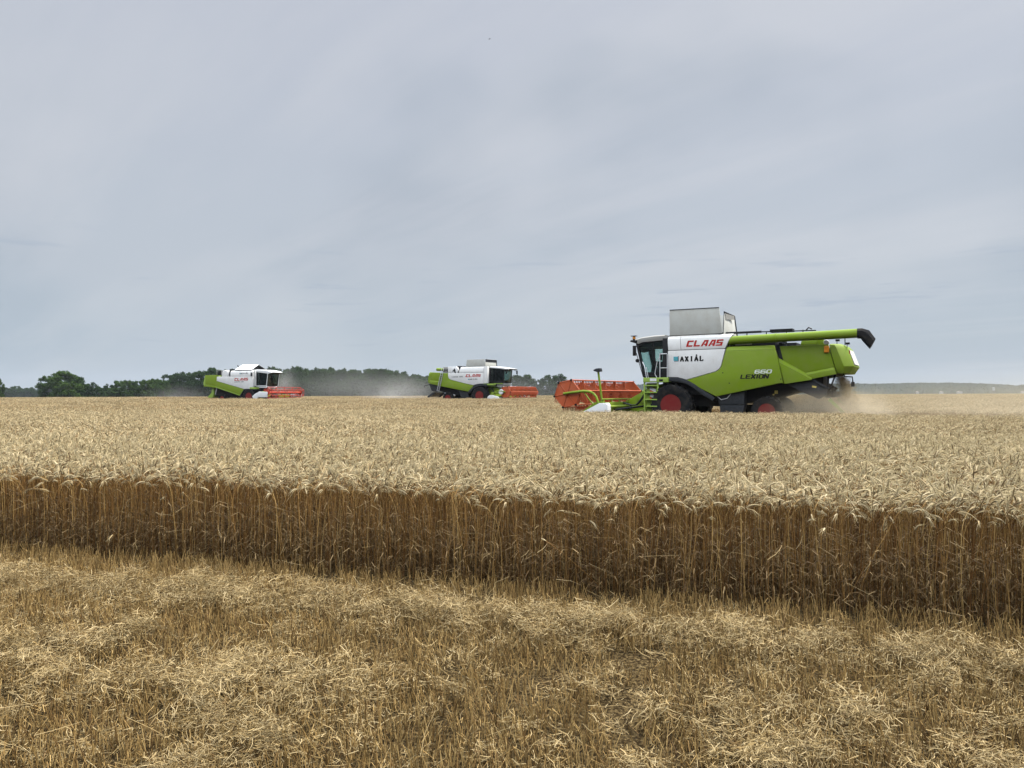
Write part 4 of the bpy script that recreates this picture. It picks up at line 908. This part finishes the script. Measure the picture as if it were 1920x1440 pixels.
def scatter(name, P, rot, scl, src):
    """one mesh of points that carries instances of a source collection"""
    me = bpy.data.meshes.new(name); me.vertices.add(len(P)); me.vertices.foreach_set('co', np.asarray(P, np.float32).ravel())
    a = me.attributes.new('rot', 'FLOAT_VECTOR', 'POINT'); a.data.foreach_set('vector', np.asarray(rot, np.float32).ravel())
    a = me.attributes.new('scl', 'FLOAT_VECTOR', 'POINT'); a.data.foreach_set('vector', np.asarray(scl, np.float32).ravel())
    n = len(src.objects); a = me.attributes.new('pick', 'INT', 'POINT'); a.data.foreach_set('value', rng.integers(0, n, len(P)).astype(np.int32))
    o = bpy.data.objects.new(name, me); COL.objects.link(o)
    ng = bpy.data.node_groups.new(name, 'GeometryNodeTree')
    ng.interface.new_socket('Geometry', in_out='INPUT', socket_type='NodeSocketGeometry'); ng.interface.new_socket('Geometry', in_out='OUTPUT', socket_type='NodeSocketGeometry')
    nd, lk = ng.nodes, ng.links
    gi, go_ = nd.new('NodeGroupInput'), nd.new('NodeGroupOutput'); ip = nd.new('GeometryNodeInstanceOnPoints')
    ci = nd.new('GeometryNodeCollectionInfo'); ci.inputs[0].default_value = src; ci.inputs['Separate Children'].default_value = True; ci.inputs['Reset Children'].default_value = True
    def attr(nm, ty):
        q = nd.new('GeometryNodeInputNamedAttribute'); q.data_type = ty; q.inputs[0].default_value = nm; return q.outputs[0]
    e2r = nd.new('FunctionNodeEulerToRotation'); lk.new(attr('rot', 'FLOAT_VECTOR'), e2r.inputs[0])
    lk.new(gi.outputs[0], ip.inputs['Points']); lk.new(ci.outputs[0], ip.inputs['Instance']); ip.inputs['Pick Instance'].default_value = True
    lk.new(attr('pick', 'INT'), ip.inputs['Instance Index']); lk.new(e2r.outputs[0], ip.inputs['Rotation']); lk.new(attr('scl', 'FLOAT_VECTOR'), ip.inputs['Scale'])
    lk.new(ip.outputs[0], go_.inputs[0])
    md = o.modifiers.new('scatter', 'NODES'); md.node_group = ng
    return o

def standing(x, y, pad=0.0):
    """True where the wheat is not cut yet"""
    ok = y > edge_y(x) + (vnoise(x, y, 3, 1.6) - .5) * .16 + pad
    for F_, half, fcut, back in ((FA, 3.75, 3.62, -60), (FB, 3.5, 3.4, -60), (FC, 3.0, 3.3, -60)):
        f = (x - F_.x) * F_.h[0] + (y - F_.y) * F_.h[1]; l = (x - F_.x) * F_.l[0] + (y - F_.y) * F_.l[1]
        ok &= ~((np.abs(l) < half + pad) & (f < fcut + pad) & (f > back))
    return ok
def in_track(x, y):
    d = (y - edge_y(x)) / math.sqrt(1 + EDGE_S ** 2); t = np.zeros(np.shape(x), bool)
    for k, (dd, hw) in enumerate(((2.75, .20), (4.5, .10), (8.2, .26), (9.9, .22), (14.6, .30), (16.4, .28))):
        t |= (np.abs(d - dd - .3 * (vnoise(x, y, 40 + k, .25) - .5)) < hw * np.clip(vnoise(x, y, 50 + k, .22) * 3.0 - .9, 0, 1.15) * (.7 + .6 * vnoise(x, y, 60 + k, 2.5)))
    return t
def field_points(y0, y1, spacing, margin, pad=0.0):
    ys_ = np.arange(y0, y1, spacing); out = []
    for yv in ys_:
        hw = .70 * yv * 1.10 + margin; xs_ = np.arange(-hw, hw, spacing); out.append(np.stack([xs_, np.full_like(xs_, yv)], 1))
    P = np.concatenate(out); P = P + rng.uniform(-.5, .5, P.shape) * spacing
    return P[standing(P[:, 0], P[:, 1], pad) & ~in_track(P[:, 0], P[:, 1])]
def wheat_height(x, y):
    """slow swells of the canopy"""
    h = .925 - .115 * np.clip((np.asarray(y) - 9) / 16, 0, 1) + .06 * vnoise(x, y, 21, .35) + .05 * vnoise(x, y, 22, 1.3) + .07 * (vnoise(x, y, 23, 3.5) - .5)
    return h
def put(P, z_add=0.0): return np.column_stack([P[:, 0], P[:, 1], ground_z(P[:, 1]) + z_add])

# first metres behind the cut face: plant by plant; behind that small patches; far out wide patches
P1 = field_points(3.2, 11.5, .046, 1.5)
P1 = P1[~((np.abs(P1[:, 0] - 1.06) < .03) & (P1[:, 1] < edge_y(P1[:, 0]) + .42))]      # a narrow dark notch in the cut face
h1 = wheat_height(P1[:, 0], P1[:, 1]) * rng.normal(1, .035, len(P1))
rot1 = np.column_stack([rng.normal(0, .05, len(P1)), rng.normal(0, .05, len(P1)), rng.normal(0, .7, len(P1))])
flop = rng.random(len(P1)) < .02; rot1[flop, 0] += rng.normal(0, .35, flop.sum()); rot1[flop, 1] += rng.normal(0, .35, flop.sum())
w1 = scatter('standing_wheat', put(P1), rot1, np.column_stack([np.ones(len(P1)), np.ones(len(P1)), h1]), stalk_src)
tag(w1, 'ripe bearded wheat along the cut edge, brown stems under pale nodding ears', 'wheat', kind='stuff')
P2 = field_points(11.3, 36, .25, 1.0, .10)
h2 = wheat_height(P2[:, 0], P2[:, 1]); n2 = len(P2)
w2 = scatter('wheat_field', put(P2), np.column_stack([np.zeros((n2, 2)), rng.choice([0, pi / 8, -pi / 8, pi], n2) + rng.normal(0, .2, n2)]), np.column_stack([np.ones((n2, 2)), h2]), patch_src)
tag(w2, 'pale ripe wheat canopy between the cut edge and the biggest harvester', 'wheat', kind='stuff')
P3 = field_points(35.5, 128, 1.35, 4.0, .5)
h3 = wheat_height(P3[:, 0], P3[:, 1]); n3 = len(P3)
w3 = scatter('far_wheat', put(P3), np.column_stack([np.zeros((n3, 2)), rng.uniform(-pi, pi, n3)]), np.column_stack([np.ones((n3, 2)), h3]), far_src)
tag(w3, 'far ripe wheat reaching to the low crest and the tree line', 'wheat', kind='stuff')
print('wheat', len(P1), n2, n3)

# ------------------------------------------------------------------ stubble rows and chopped straw in the foreground
def stub(g):
    q = Acc(); h = g.uniform(.085, .135); dv = g.normal(0, .02, 2)
    for _ in range(g.integers(1, 4)):
        b = np.array([g.normal(0, .010), g.normal(0, .010), 0]); hh = h * g.uniform(.7, 1.05); t = b + np.array([dv[0] + g.normal(0, .012), dv[1] + g.normal(0, .012), hh])
        q.tube([b, (b + t) / 2 + g.normal(0, .002, 3), t], [.0017, .0016, .0015], 0, g.random(), 4)
    if g.random() < .22:
        z = g.uniform(.01, .06); a2 = g.uniform(0, 2 * pi); d2 = np.array([cos(a2), sin(a2), 0]); l2 = g.uniform(.04, .10); b = np.array([0, 0, z])
        q.ribbon([b, b + d2 * l2 * .5 + np.array([0, 0, .02]), b + d2 * l2 - np.array([0, 0, .03])], [.0022, .0028, .001], 0, g.random(), up=np.array([0, 0, 1.]))
    return q
stub_src = source('stubble_source', [stub(g0).mesh('stubble_tuft', [M['stub']]) for _ in range(18)])
ang = math.atan(EDGE_S); ex, ey = cos(ang), sin(ang)                    # rows run along the cut edge
rows = np.arange(-.10, -7.5, -.118); SP = []
for rr in rows:
    u = np.arange(-9, 10, .0105); u = u + rng.normal(0, .008, len(u)); v = rr + rng.normal(0, .013, len(u))
    SP.append(np.column_stack([u * ex - v * ey * 1.0, EDGE_0 + u * ey + v * ex]))
SP = np.concatenate(SP)
SP = SP[(SP[:, 1] > 1.6) & (np.abs(SP[:, 0]) < .70 * SP[:, 1] * 1.12 + 1.5)]
SP = SP[~standing(SP[:, 0], SP[:, 1])]
keep = rng.random(len(SP)) < np.clip(.6 + .75 * vnoise(SP[:, 0], SP[:, 1], 61, 3.2), 0, .98)
holes = (vnoise(SP[:, 0], SP[:, 1], 62, 6.5) > .73) & (vnoise(SP[:, 0], SP[:, 1], 66, 1.5) > .45)
SP = SP[keep & ~holes]; ns = len(SP)
rs = np.column_stack([rng.normal(0, .055, ns), rng.normal(0, .055, ns), rng.uniform(-pi, pi, ns)])
so_ = scatter('stubble', put(SP), rs, np.column_stack([np.ones((ns, 2)), rng.normal(1.0, .12, ns) * (1 + .18 * np.exp(-((edge_y(SP[:, 0]) - SP[:, 1]) / .45) ** 2))]), stub_src)
tag(so_, 'short upright golden stubble left in drilled rows', 'stubble', kind='stuff')

def clump(g, n, rad, lmin, lmax):
    q = Acc()
    for _ in range(n):
        c = np.array([g.normal(0, rad), g.normal(0, rad), abs(g.normal(.012, .02))]); a = g.uniform(0, pi); l = g.uniform(lmin, lmax) * (1 if g.random() < .9 else 1.8)
        el = g.normal(0, .30); d = np.array([cos(a) * cos(el), sin(a) * cos(el), sin(el)]); k = g.normal(0, .10) * l; m = c + np.array([-d[1], d[0], .3]) * k
        wd = g.uniform(.0013, .0027); t = g.random()
        if g.random() < .6: q.tube([c - d * l / 2, m, c + d * l / 2], [wd / 2] * 3, 0, t, 3)
        else: q.ribbon([c - d * l / 2, m, c + d * l / 2], [wd * 1.2, wd * 1.3, wd * .8], 0, t, up=np.array([g.normal() * .5, g.normal() * .5, 1]))
    return q
straw_src = source('straw_source', [clump(g0, 60, .048, .010, .055).mesh('straw_clump', [M['straw']]) for _ in range(16)])
long_src = source('long_straw_source', [clump(g0, 1, .01, .12, .26).mesh('long_straw', [M['straw']]) for _ in range(16)])
def straw_density(x, y):
    d = (edge_y(x) - y) / math.sqrt(1 + EDGE_S ** 2)                     # metres in front of the cut face
    wob = (vnoise(x, y, 71, .55) - .5) * .5
    mat1 = np.exp(-((d - .92 - wob * .6) / .24) ** 2)                        # the pale mat along the edge
    mat2 = np.clip((d - 1.45) / .6, 0, 1) * .75
    cl = vnoise(x, y, 72, 1.7) * .6 + vnoise(x, y, 73, 4.5) * .4
    return np.clip(mat1 * (.40 + 1.1 * vnoise(x, y, 74, 1.2)) + mat2 * np.clip(cl * 4.6 - 2.2, 0, 1.0) + .12 * (d > .60) + .04 * (d > .1), 0, 1.3)
NP = 27000
cand = np.column_stack([rng.uniform(-8.5, 8.5, NP), rng.uniform(1.7, 9.2, NP)])
cand = cand[(np.abs(cand[:, 0]) < .70 * cand[:, 1] * 1.12 + 1.5) & ~standing(cand[:, 0], cand[:, 1])]
dn = straw_density(cand[:, 0], cand[:, 1]); dn = dn * np.where((vnoise(cand[:, 0], cand[:, 1], 62, 6.5) > .72) & (vnoise(cand[:, 0], cand[:, 1], 66, 1.5) > .44), .06, 1.0); sel = rng.random(len(cand)) < dn; cand, dn = cand[sel], dn[sel]; nc = len(cand)
zt = np.where(rng.random(nc) < .35 + .6 * (dn < .22), rng.uniform(.0, .06, nc), rng.uniform(.05, .105, nc)) * np.clip(dn + .35, .3, 1.25) * (.7 + 1.3 * vnoise(cand[:, 0], cand[:, 1], 75, 4.0) ** 2)
sto = scatter('chopped_straw', put(cand) + np.column_stack([np.zeros((nc, 2)), zt]), np.column_stack([rng.normal(0, .30, nc), rng.normal(0, .30, nc), rng.uniform(-pi, pi, nc)]), np.repeat(rng.uniform(.75, 1.25, nc)[:, None], 3, 1), straw_src)
tag(sto, 'pale chopped straw lying in mats over the stubble', 'straw', kind='stuff')
NL = 1100
cl_ = np.column_stack([rng.uniform(-8.5, 8.5, NL), rng.uniform(1.8, 9.2, NL)]); cl_ = cl_[~standing(cl_[:, 0], cl_[:, 1]) & (np.abs(cl_[:, 0]) < .78 * cl_[:, 1] + 1.5)]; nl = len(cl_)
lo_ = scatter('loose_straw', put(cl_) + np.column_stack([np.zeros((nl, 2)), rng.uniform(.05, .15, nl)]), np.column_stack([rng.normal(0, .35, nl), rng.normal(0, .35, nl), rng.uniform(-pi, pi, nl)]), np.repeat(rng.uniform(.6, 1.15, nl)[:, None], 3, 1), long_src)
tag(lo_, 'long loose straws strewn over the stubble', 'straw', kind='stuff')
# broken stems hanging across the cut face
NB = 260; ub = rng.uniform(-8, 9, NB); xb = ub * ex; yb = EDGE_0 + ub * ey - rng.uniform(-.05, .10, NB)
bo = scatter('broken_stem', np.column_stack([xb, yb, ground_z(yb) + rng.uniform(.12, .68, NB)]), np.column_stack([rng.normal(0, .5, NB), rng.normal(0, .5, NB), rng.normal(0, 1.0, NB)]), np.repeat(rng.uniform(.5, 1.1, NB)[:, None], 3, 1), long_src)
tag(bo, 'broken and bent stems hanging across the cut wheat face', 'straw', kind='stuff')
# stubble behind the harvesters
def swath_mat():
    t = NT('far_stubble'); a = t.noise(1.6, 8, .7); c = t.mix(t.ramp(a, .3, .7), (.25, .185, .085), (.46, .36, .19)); return t.done(t.principled(c, .9, 0, .1, bump=a, bs=.5))
sm = swath_mat()
for F_, half, f1 in ((FA, 3.72, 3.3), (FB, 3.5, 3.1), (FC, 3.0, 3.0)):
    V = []; nn = 60
    for i in range(nn + 1):
        f = f1 - i * (f1 + 59) / nn
        for l in (-half, half):
            w_ = F_.world(f, l); V.append((w_[0], w_[1], gz(w_[1]) + .11))
    o = bpy.data.objects.new('cut_swath', np_mesh('cut_swath', V, [(2 * i, 2 * i + 1, 2 * i + 3, 2 * i + 2) for i in range(nn)], [sm])); COL.objects.link(o); tag(o, kind='structure')

# ------------------------------------------------------------------ trees along the far side of the field
def at(px, d, y=None):
    """world x (and height, when an image row is given) of the sight line px at distance d"""
    X = (px - 960) / FPX * d
    return X if y is None else (X, EYE + (738 - (px - 960) * 7 / 1920 - y) / FPX * d)
def foliage(name, c0, c1):
    t = NT(name); oi = t.node('ShaderNodeObjectInfo'); at_ = t.node('ShaderNodeAttribute', attribute_name='tone')
    c = t.mix(at_.outputs['Fac'], c0, c1); c = t.mix(t.ramp(oi.outputs['Random'], 0, 1, 0, .45), c, (c0[0] * .75, c0[1] * .9, c0[2] * 1.15))
    p = t.principled(c, .8, 0, .06); tl = t.node('ShaderNodeBsdfTranslucent'); t.l.new(c, tl.inputs[0])
    mx = t.node('ShaderNodeMixShader'); mx.inputs[0].default_value = .22; t.l.new(p, mx.inputs[1]); t.l.new(tl.outputs[0], mx.inputs[2]); return t.done(mx.outputs[0])
M['leaf_dark'] = foliage('dark_foliage', (.012, .032, .006), (.036, .078, .013))
M['leaf_light'] = foliage('light_foliage', (.026, .056, .008), (.062, .112, .018))
M['bark'] = flat('bark', (.07, .055, .04), .9)
def crown(g, mat_, nb, tall=1.0):
    """a crown of leaf sprays: unit tree 10 m tall, ~9 m wide, gaps between its boughs"""
    V, F, T = [], [], []
    blobs = []
    for _ in range(nb):
        z = g.uniform(.7, 9.2); lim = 4.2 * math.sqrt(max(.05, 1 - ((z - 4.3) / 5.6) ** 2)); a = g.uniform(0, 2 * pi); r = lim * g.random() ** .42 * .86
        blobs.append((np.array([r * cos(a), r * sin(a), z]), g.uniform(.65, 1.35) * (1.15 - .035 * z)))
    for b, r in blobs:
        bt = g.uniform(-.22, .22)
        for _ in range(int(150 * r * r)):
            d = g.normal(size=3); d /= np.linalg.norm(d); c = b + d * r * g.uniform(.5, 1.06) * np.array([1.1, 1.1, .85])
            if c[2] < .2: continue
            n = d + g.normal(0, .5, 3); n /= np.linalg.norm(n); u = np.cross(n, g.normal(size=3)); u /= np.linalg.norm(u); w = np.cross(n, u); sz = g.uniform(.14, .30); o = len(V)
            V += [c + u * sz, c + w * sz * .7, c - u * sz, c - w * sz * .7]; F.append((o, o + 1, o + 2, o + 3)); t = min(1, max(0, g.uniform(.1, .9) + bt)); T += [t] * 4
    me = np_mesh('crown', V, F, [mat_]); a = me.attributes.new('tone', 'FLOAT', 'POINT'); a.data.foreach_set('value', np.asarray(T, np.float32)); return me
def trunk_mesh(g):
    m = MB(); m.tube([(0, 0, -.5), (.1, 0, 1.5), (.05, .1, 4.0), (0, 0, 7.0)], [.32, .24, .16, .05], 8)
    for _ in range(6):
        a = g.uniform(0, 2 * pi); z = g.uniform(1.6, 5); r = g.uniform(1.6, 3.0); m.tube([(0, 0, z), (r * .5 * cos(a), r * .5 * sin(a), z + .9), (r * cos(a), r * sin(a), z + 1.6)], [.10, .07, .03], 5)
    o = m.build('trunk', [M['bark']]); me = o.data; bpy.data.objects.remove(o); return me
gt = np.random.default_rng(17)
CR_D = [crown(gt, M['leaf_dark'], n) for n in (56, 64, 50, 70, 60)]; CR_L = [crown(gt, M['leaf_light'], n) for n in (58, 44, 62)]
TRK = [trunk_mesh(gt) for _ in range(3)]
def tree(px, ytop, d, wpx, label, group=None, light=False, k=None, name='broadleaf_tree'):
    X, ztop = at(px, d, ytop); zb = gz(d) - .2
    r = empty(name, (X, d, zb), gt.uniform(0, 2 * pi)); h = (ztop - zb) / 9.8; w = wpx / FPX * d / 8.8
    r.scale = (w, w, h); tag(r, label, 'tree', group)
    ms = CR_L if light else CR_D
    for nm, me in (('crown', ms[k if k is not None else gt.integers(len(ms))]), ('trunk', TRK[gt.integers(3)])):
        o = bpy.data.objects.new(nm, me); COL.objects.link(o); o.parent = r
    return r
tree(-4, 708, 240, 26, 'leafy green tree cut by the picture edge, beyond the wheat', light=True)
tree(121, 696, 235, 62, 'big bright green spreading tree of the clump standing apart from the wood', light=True, k=0)
tree(91, 703, 238, 44, 'loose airy tree on the outer flank of the clump standing apart', light=True, k=1)
tree(142, 704, 245, 52, 'dark round tree leaning against the big bright spreading one', k=3)
tree(166, 716, 250, 44, 'low dark bush at the foot of the clump standing apart', k=0, name='bush')
tree(186, 724, 258, 30, 'small bush in the gap between the clump standing apart and the wood', k=2, name='bush')
G2 = 'low trees of the belt before the far gabled harvester'
for px, yt, w in ((206, 719, 30), (222, 714, 34), (240, 712, 32), (258, 714, 30), (276, 711, 34), (292, 709, 32), (306, 711, 30), (215, 726, 36), (268, 724, 40), (300, 722, 40)):
    tree(px, yt, 270 + gt.uniform(-8, 12), w, 'mid green bushy tree in the low belt between the separate clump and the gabled harvester', G2, light=gt.random() < .4)
G3 = 'tall dark trees behind the far gabled harvester'
for px, yt, w in ((318, 700, 40), (338, 697, 44), (358, 696, 38), (376, 693, 42), (397, 689, 42), (418, 691, 44), (440, 692, 44), (464, 690, 46), (488, 690, 44), (508, 687, 44), (330, 712, 46), (366, 712, 46), (404, 708, 48)):
    tree(px, yt, 290 + gt.uniform(-8, 14), w, 'tall dark tree rising directly behind the gabled harvester', G3)
G4 = 'trees of the long dusty wood between the two distant harvesters'
PROF = ((520, 685), (540, 688), (560, 686), (585, 688), (610, 688), (640, 689), (665, 692), (690, 690), (712, 690), (735, 692), (757, 697), (780, 701), (800, 706), (818, 712))
for i in range(34):
    px = 524 + i * 8.9 + gt.uniform(-3, 3); yt = np.interp(px, [p[0] for p in PROF], [p[1] for p in PROF]) + gt.uniform(-1.5, 3.5)
    tree(px, yt, 310 + gt.uniform(-6, 30), gt.uniform(34, 48), 'grey green tree of the long dusty wood between the two distant harvesters', G4)
for i in range(16):
    px = 530 + i * 18.5 + gt.uniform(-4, 4); tree(px, 708 + gt.uniform(-4, 8), 296 + gt.uniform(-5, 5), gt.uniform(34, 46), 'lower tree along the front of the long dusty wood', 'front trees of the long dusty wood')
G5 = 'hazy trees beyond the orange reels'
for px, yt, w, lab in ((948, 716, 22, 'narrow hazy tree just past the cab of the emblem harvester'), (968, 703, 36, None), (988, 702, 38, None), (1008, 709, 30, None), (1024, 703, 40, None), (1047, 701, 44, None), (1066, 712, 28, 'last small tree where the hazy row ends against open sky'), (905, 712, 40, None), (925, 716, 34, None), (870, 716, 40, None)):
    tree(px, yt, 380 + gt.uniform(-8, 8), w, lab or 'grey hazy rounded tree in the row beyond the orange reels', None if lab else G5)
# a low wood much farther off, seen as one mass
crown_src = source('crown_source', CR_D)
fp = []
for px in np.arange(-160, 330, 5.2): fp.append((at(px, 620) + gt.uniform(-3, 3), 620 + gt.uniform(-12, 25), gz(620) - .3, gt.uniform(.95, 1.2) * (1 if px < 60 else .9)))
fp = np.array(fp); nf_ = len(fp)
fo = scatter('far_wood', fp[:, :3], np.column_stack([np.zeros((nf_, 2)), gt.uniform(0, 6, nf_)]), np.column_stack([np.ones((nf_, 2)) * 1.25, fp[:, 3]]), crown_src)
tag(fo, 'low dark wood far beyond the clump standing apart', 'wood', kind='stuff')
# ------------------------------------------------------------------ the long wooded rise at the end of the plain
def hill_mat():
    t = NT('wooded_rise'); a = t.noise(.035, 6, .7); b = t.noise(.16, 4, .7); c = t.mix(t.ramp(a, .35, .68), (.008, .016, .009), (.024, .034, .018)); c = t.mix(t.ramp(b, .45, .75, 0, .7), c, (.020, .030, .020)); return t.done(t.principled(c, 1.0, 0, 0.0))
HP = ((1080, 727), (1180, 722), (1300, 721), (1590, 720), (1660, 720), (1735, 718.4), (1790, 718.6), (1850, 720), (1880, 721.5), (1904, 723.5), (1925, 722), (2000, 720), (2150, 724), (2250, 733))
V = []; cols_ = np.arange(1080, 2251, 2.0); depth = np.linspace(0, 1, 26); DH = 1330
gx = np.random.default_rng(3)
for j, v in enumerate(depth):
    for px in cols_:
        d = DH + 300 * v; zt = at(px, DH + 200, np.interp(px, [p[0] for p in HP], [p[1] for p in HP]))[1]
        prof = min(1, (v * 1.9) ** .6) if v < .66 else 1 - (v - .66) * 1.2
        V.append((at(px, d) + gx.uniform(-.6, .6), d + gx.uniform(-4, 4), -3 + (zt + 3) * prof + gx.normal(0, .8) * (v > 0)))
nc_ = len(cols_)
hl = bpy.data.objects.new('hill', np_mesh('hill', V, [(j * nc_ + i, j * nc_ + i + 1, (j + 1) * nc_ + i + 1, (j + 1) * nc_ + i) for j in range(len(depth) - 1) for i in range(nc_ - 1)], [hill_mat()])); COL.objects.link(hl); tag(hl, kind='structure')
M['plaster'] = flat('pale_plaster', (.36, .36, .34), .8, var=.06); M['tiles'] = flat('weathered_tiles', (.30, .22, .17), .8)
for px, y, w, h, lab, nm in ((1720, 737, 3.2, 2.6, 'small faint pale house at the foot of the rise, nearest the spewing straw', 'house'), (1765, 737.5, 4.2, 3.2, 'bright white house standing alone at the foot of the wooded rise', 'house'),
                             (1799, 737, 7.5, 3.0, 'long low pale farm building at the foot of the wooded rise', 'farm_building'), (1918, 737.5, 5.0, 3.2, 'white house half hidden at the outermost end of the rise', 'house'), (1863, 731.5, 1.6, 4.2, 'slim white tower halfway up the wooded rise', 'tower')):
    d = 1318 if nm != 'tower' else 1345; X, zb = at(px, d, y); r = empty(nm, (X, d, zb - .8), 0); tag(r, lab, 'house' if nm != 'tower' else 'tower')
    m = MB(); m.box(-w / 2, w / 2, -2.5, 2.5, 0, h + .6); wl2 = m.build('wall', [M['plaster']], r)
    m = MB(); m.prism([(-w / 2 - .3, h + .6), (0, h + 1.7), (w / 2 + .3, h + .6)], -2.8, 2.8); m.build('roof', [M['tiles'] if nm != 'tower' else M['plaster']], r)
# ------------------------------------------------------------------ one bird high over the field
bd_ = MB(); bx, bz = at(920, 120, 69)
bd_.loft([[(x, r * cos(t), r * sin(t) * .9) for t in np.linspace(0, 2 * pi, 8, endpoint=False)] for x, r in ((-.16, .008), (-.09, .03), (0, .045), (.08, .035), (.12, .028), (.16, .006))])
for sg in (1, -1): bd_.loft([[(.05, sg * .03, .02), (-.06, sg * .03, .015), (-.06, sg * .03, .005), (.05, sg * .03, .01)], [(.04, sg * .16, .07), (-.05, sg * .16, .06), (-.05, sg * .16, .055), (.04, sg * .16, .062)], [(-.02, sg * .30, .03), (-.05, sg * .30, .03), (-.05, sg * .30, .027), (-.02, sg * .30, .027)]])
bo_ = bd_.build('bird', [M['black']]); bo_.location = (bx, 120, bz); bo_.rotation_euler = (0, 0, R(40)); tag(bo_, 'tiny dark bird high in the grey sky', 'bird')

# ------------------------------------------------------------------ straw and chaff thrown out by the machines
def stream(name, F_, n, f0, f1, z0, z1, half, label, push=1.0):
    t = rng.random(n) ** .8; f = f0 + (f1 - f0) * t * push + rng.normal(0, .17, n) * (.5 + t); l = rng.uniform(-half, half, n) * (1 + .2 * t); z = z0 + (z1 - z0) * t ** 1.5 + rng.normal(0, .05, n)
    P = np.array([F_.world(a, b, c) for a, b, c in zip(f, l, np.maximum(z, .12))])
    o = scatter(name, P, rng.uniform(-pi, pi, (n, 3)), np.repeat(rng.uniform(.5, 1.15, n)[:, None], 3, 1), straw_src); tag(o, label, 'straw', kind='stuff'); return o
stream('falling_straw', FA, 1300, -6.60, -7.15, 2.10, .2, .8, 'curtain of brown straw falling from the rear of the biggest harvester')
n = 3200; f = rng.uniform(-8.0, -4.6, n); z = np.abs(rng.normal(0, .42, n)) * np.clip(1.15 - np.abs(f + 5.9) / 2.2, .25, 1) + .1
P = np.array([FA.world(a, b, c) for a, b, c in zip(f, rng.uniform(.4, 2.1, n), z)])
tag(scatter('flying_chaff', P, rng.uniform(-pi, pi, (n, 3)), np.repeat(rng.uniform(.3, .65, n)[:, None], 3, 1), straw_src), 'chaff whirling low behind the rear wheel of the biggest harvester', 'chaff', kind='stuff')
stream('falling_straw', FB, 200, -6.0, -6.7, 1.3, .2, 1.0, 'straw spread low behind the emblem harvester'); stream('falling_straw', FC, 160, -6.1, -6.5, 1.9, .3, .7, 'straw dropping behind the gabled harvester')

# ------------------------------------------------------------------ dust and haze
def dust(name, loc, rad, dens, col, label, rz=0.0, nsc=2.0, thr=(.38, .70)):
    bm = bmesh.new(); bmesh.ops.create_icosphere(bm, subdivisions=3, radius=1.0); me = bpy.data.meshes.new(name); bm.to_mesh(me); bm.free()
    o = bpy.data.objects.new(name, me); COL.objects.link(o); o.location = loc; o.scale = rad; o.rotation_euler = (0, 0, rz)
    t = NT(name); tcn = t.node('ShaderNodeTexCoord'); ln = t.node('ShaderNodeVectorMath', operation='LENGTH'); t.l.new(tcn.outputs['Object'], ln.inputs[0])
    mr = max(rad); fall = t.ramp(ln.outputs['Value'], 0.15, .98, 1.0, 0.0); nz = t.noise(nsc, 5, .6, stretch=tuple(max(.35, r / mr) for r in rad))
    dn_ = t.math('MULTIPLY', t.math('MULTIPLY', t.math('POWER', fall, 1.6), t.ramp(nz, thr[0], thr[1], .12, 1.0)), dens)
    pv = t.node('ShaderNodeVolumePrincipled'); pv.inputs['Color'].default_value = (*col, 1); pv.inputs['Anisotropy'].default_value = .2
    t.l.new(dn_, pv.inputs['Density']); t.l.new(pv.outputs[0], t.out.inputs['Volume']); me.materials.append(t.m)
    tag(o, label, 'dust', kind='stuff'); return o
TAN, GREY = (.95, .80, .56), (.92, .88, .80)
dust('dust_cloud', FA.world(-6.1, .9, .5), (3.0, 2.2, 1.35), 3.6, TAN, 'dense tan dust boiling behind the rear wheel of the biggest harvester', FA.rz, 2.6)
dust('dust_cloud', FA.world(-7.4, .4, .5), (1.8, 1.7, 1.5), 1.2, TAN, 'tan dust under the falling straw of the biggest harvester', FA.rz, 2.2)
dust('dust_cloud', FA.world(-15.5, 2.0, .6), (13, 7, 2.2), .17, TAN, 'thin pale dust trailing over the cut swath of the biggest harvester', FA.rz, 2.0, (.3, .75))
dust('dust_cloud', (42, 66, 3.5), (26, 16, 5.5), .004, TAN, 'faint high dust drifting over the field end', 0, 1.6, (.3, .75))
dust('dust_cloud', FA.world(-27, -3.0, .8), (15, 9, 2.4), .075, TAN, 'pale dust thinning out towards the end of the cut swath', FA.rz, 1.8, (.25, .75))
dust('dust_cloud', FB.world(-11, 0, 1.0), (7.5, 5, 3.0), .17, GREY, 'grey dust trailing behind the emblem harvester', FB.rz, 2.0)
dust('dust_cloud', (at(952, 150), 150, 1.6), (24, 10, 5.5), .026, GREY, 'dust veiling the hazy trees beyond the emblem harvester', 0, 1.6, (.25, .7))
dust('dust_cloud', (at(529, 105), 105, 2.4), (3.0, 3.0, 4.6), .22, GREY, 'thin plume of dust rising before the dusty wood', 0, 2.2, (.4, .68))
dust('dust_cloud', (at(655, 190), 190, 3.5), (26, 14, 7.5), .022, GREY, 'broad grey dust hanging before the long wood', 0, 1.6, (.25, .7))
dust('dust_cloud', (at(330, 110), 110, 1.0), (7, 5, 2.6), .07, GREY, 'low dust drifting behind the gabled harvester', 0, 1.8)
hz_b = MB(); hz_b.box(-1490, 1490, -25, 1750, -2.9, 46); hz_o = hz_b.build('haze', [])
t = NT('haze'); pv = t.node('ShaderNodeVolumePrincipled'); pv.inputs['Color'].default_value = (.86, .92, 1.0, 1); pv.inputs['Density'].default_value = .00010; pv.inputs['Anisotropy'].default_value = .1
t.l.new(pv.outputs[0], t.out.inputs['Volume']); hz_o.data.materials.append(t.m); tag(hz_o, 'pale haze over the whole plain', 'haze', kind='stuff')
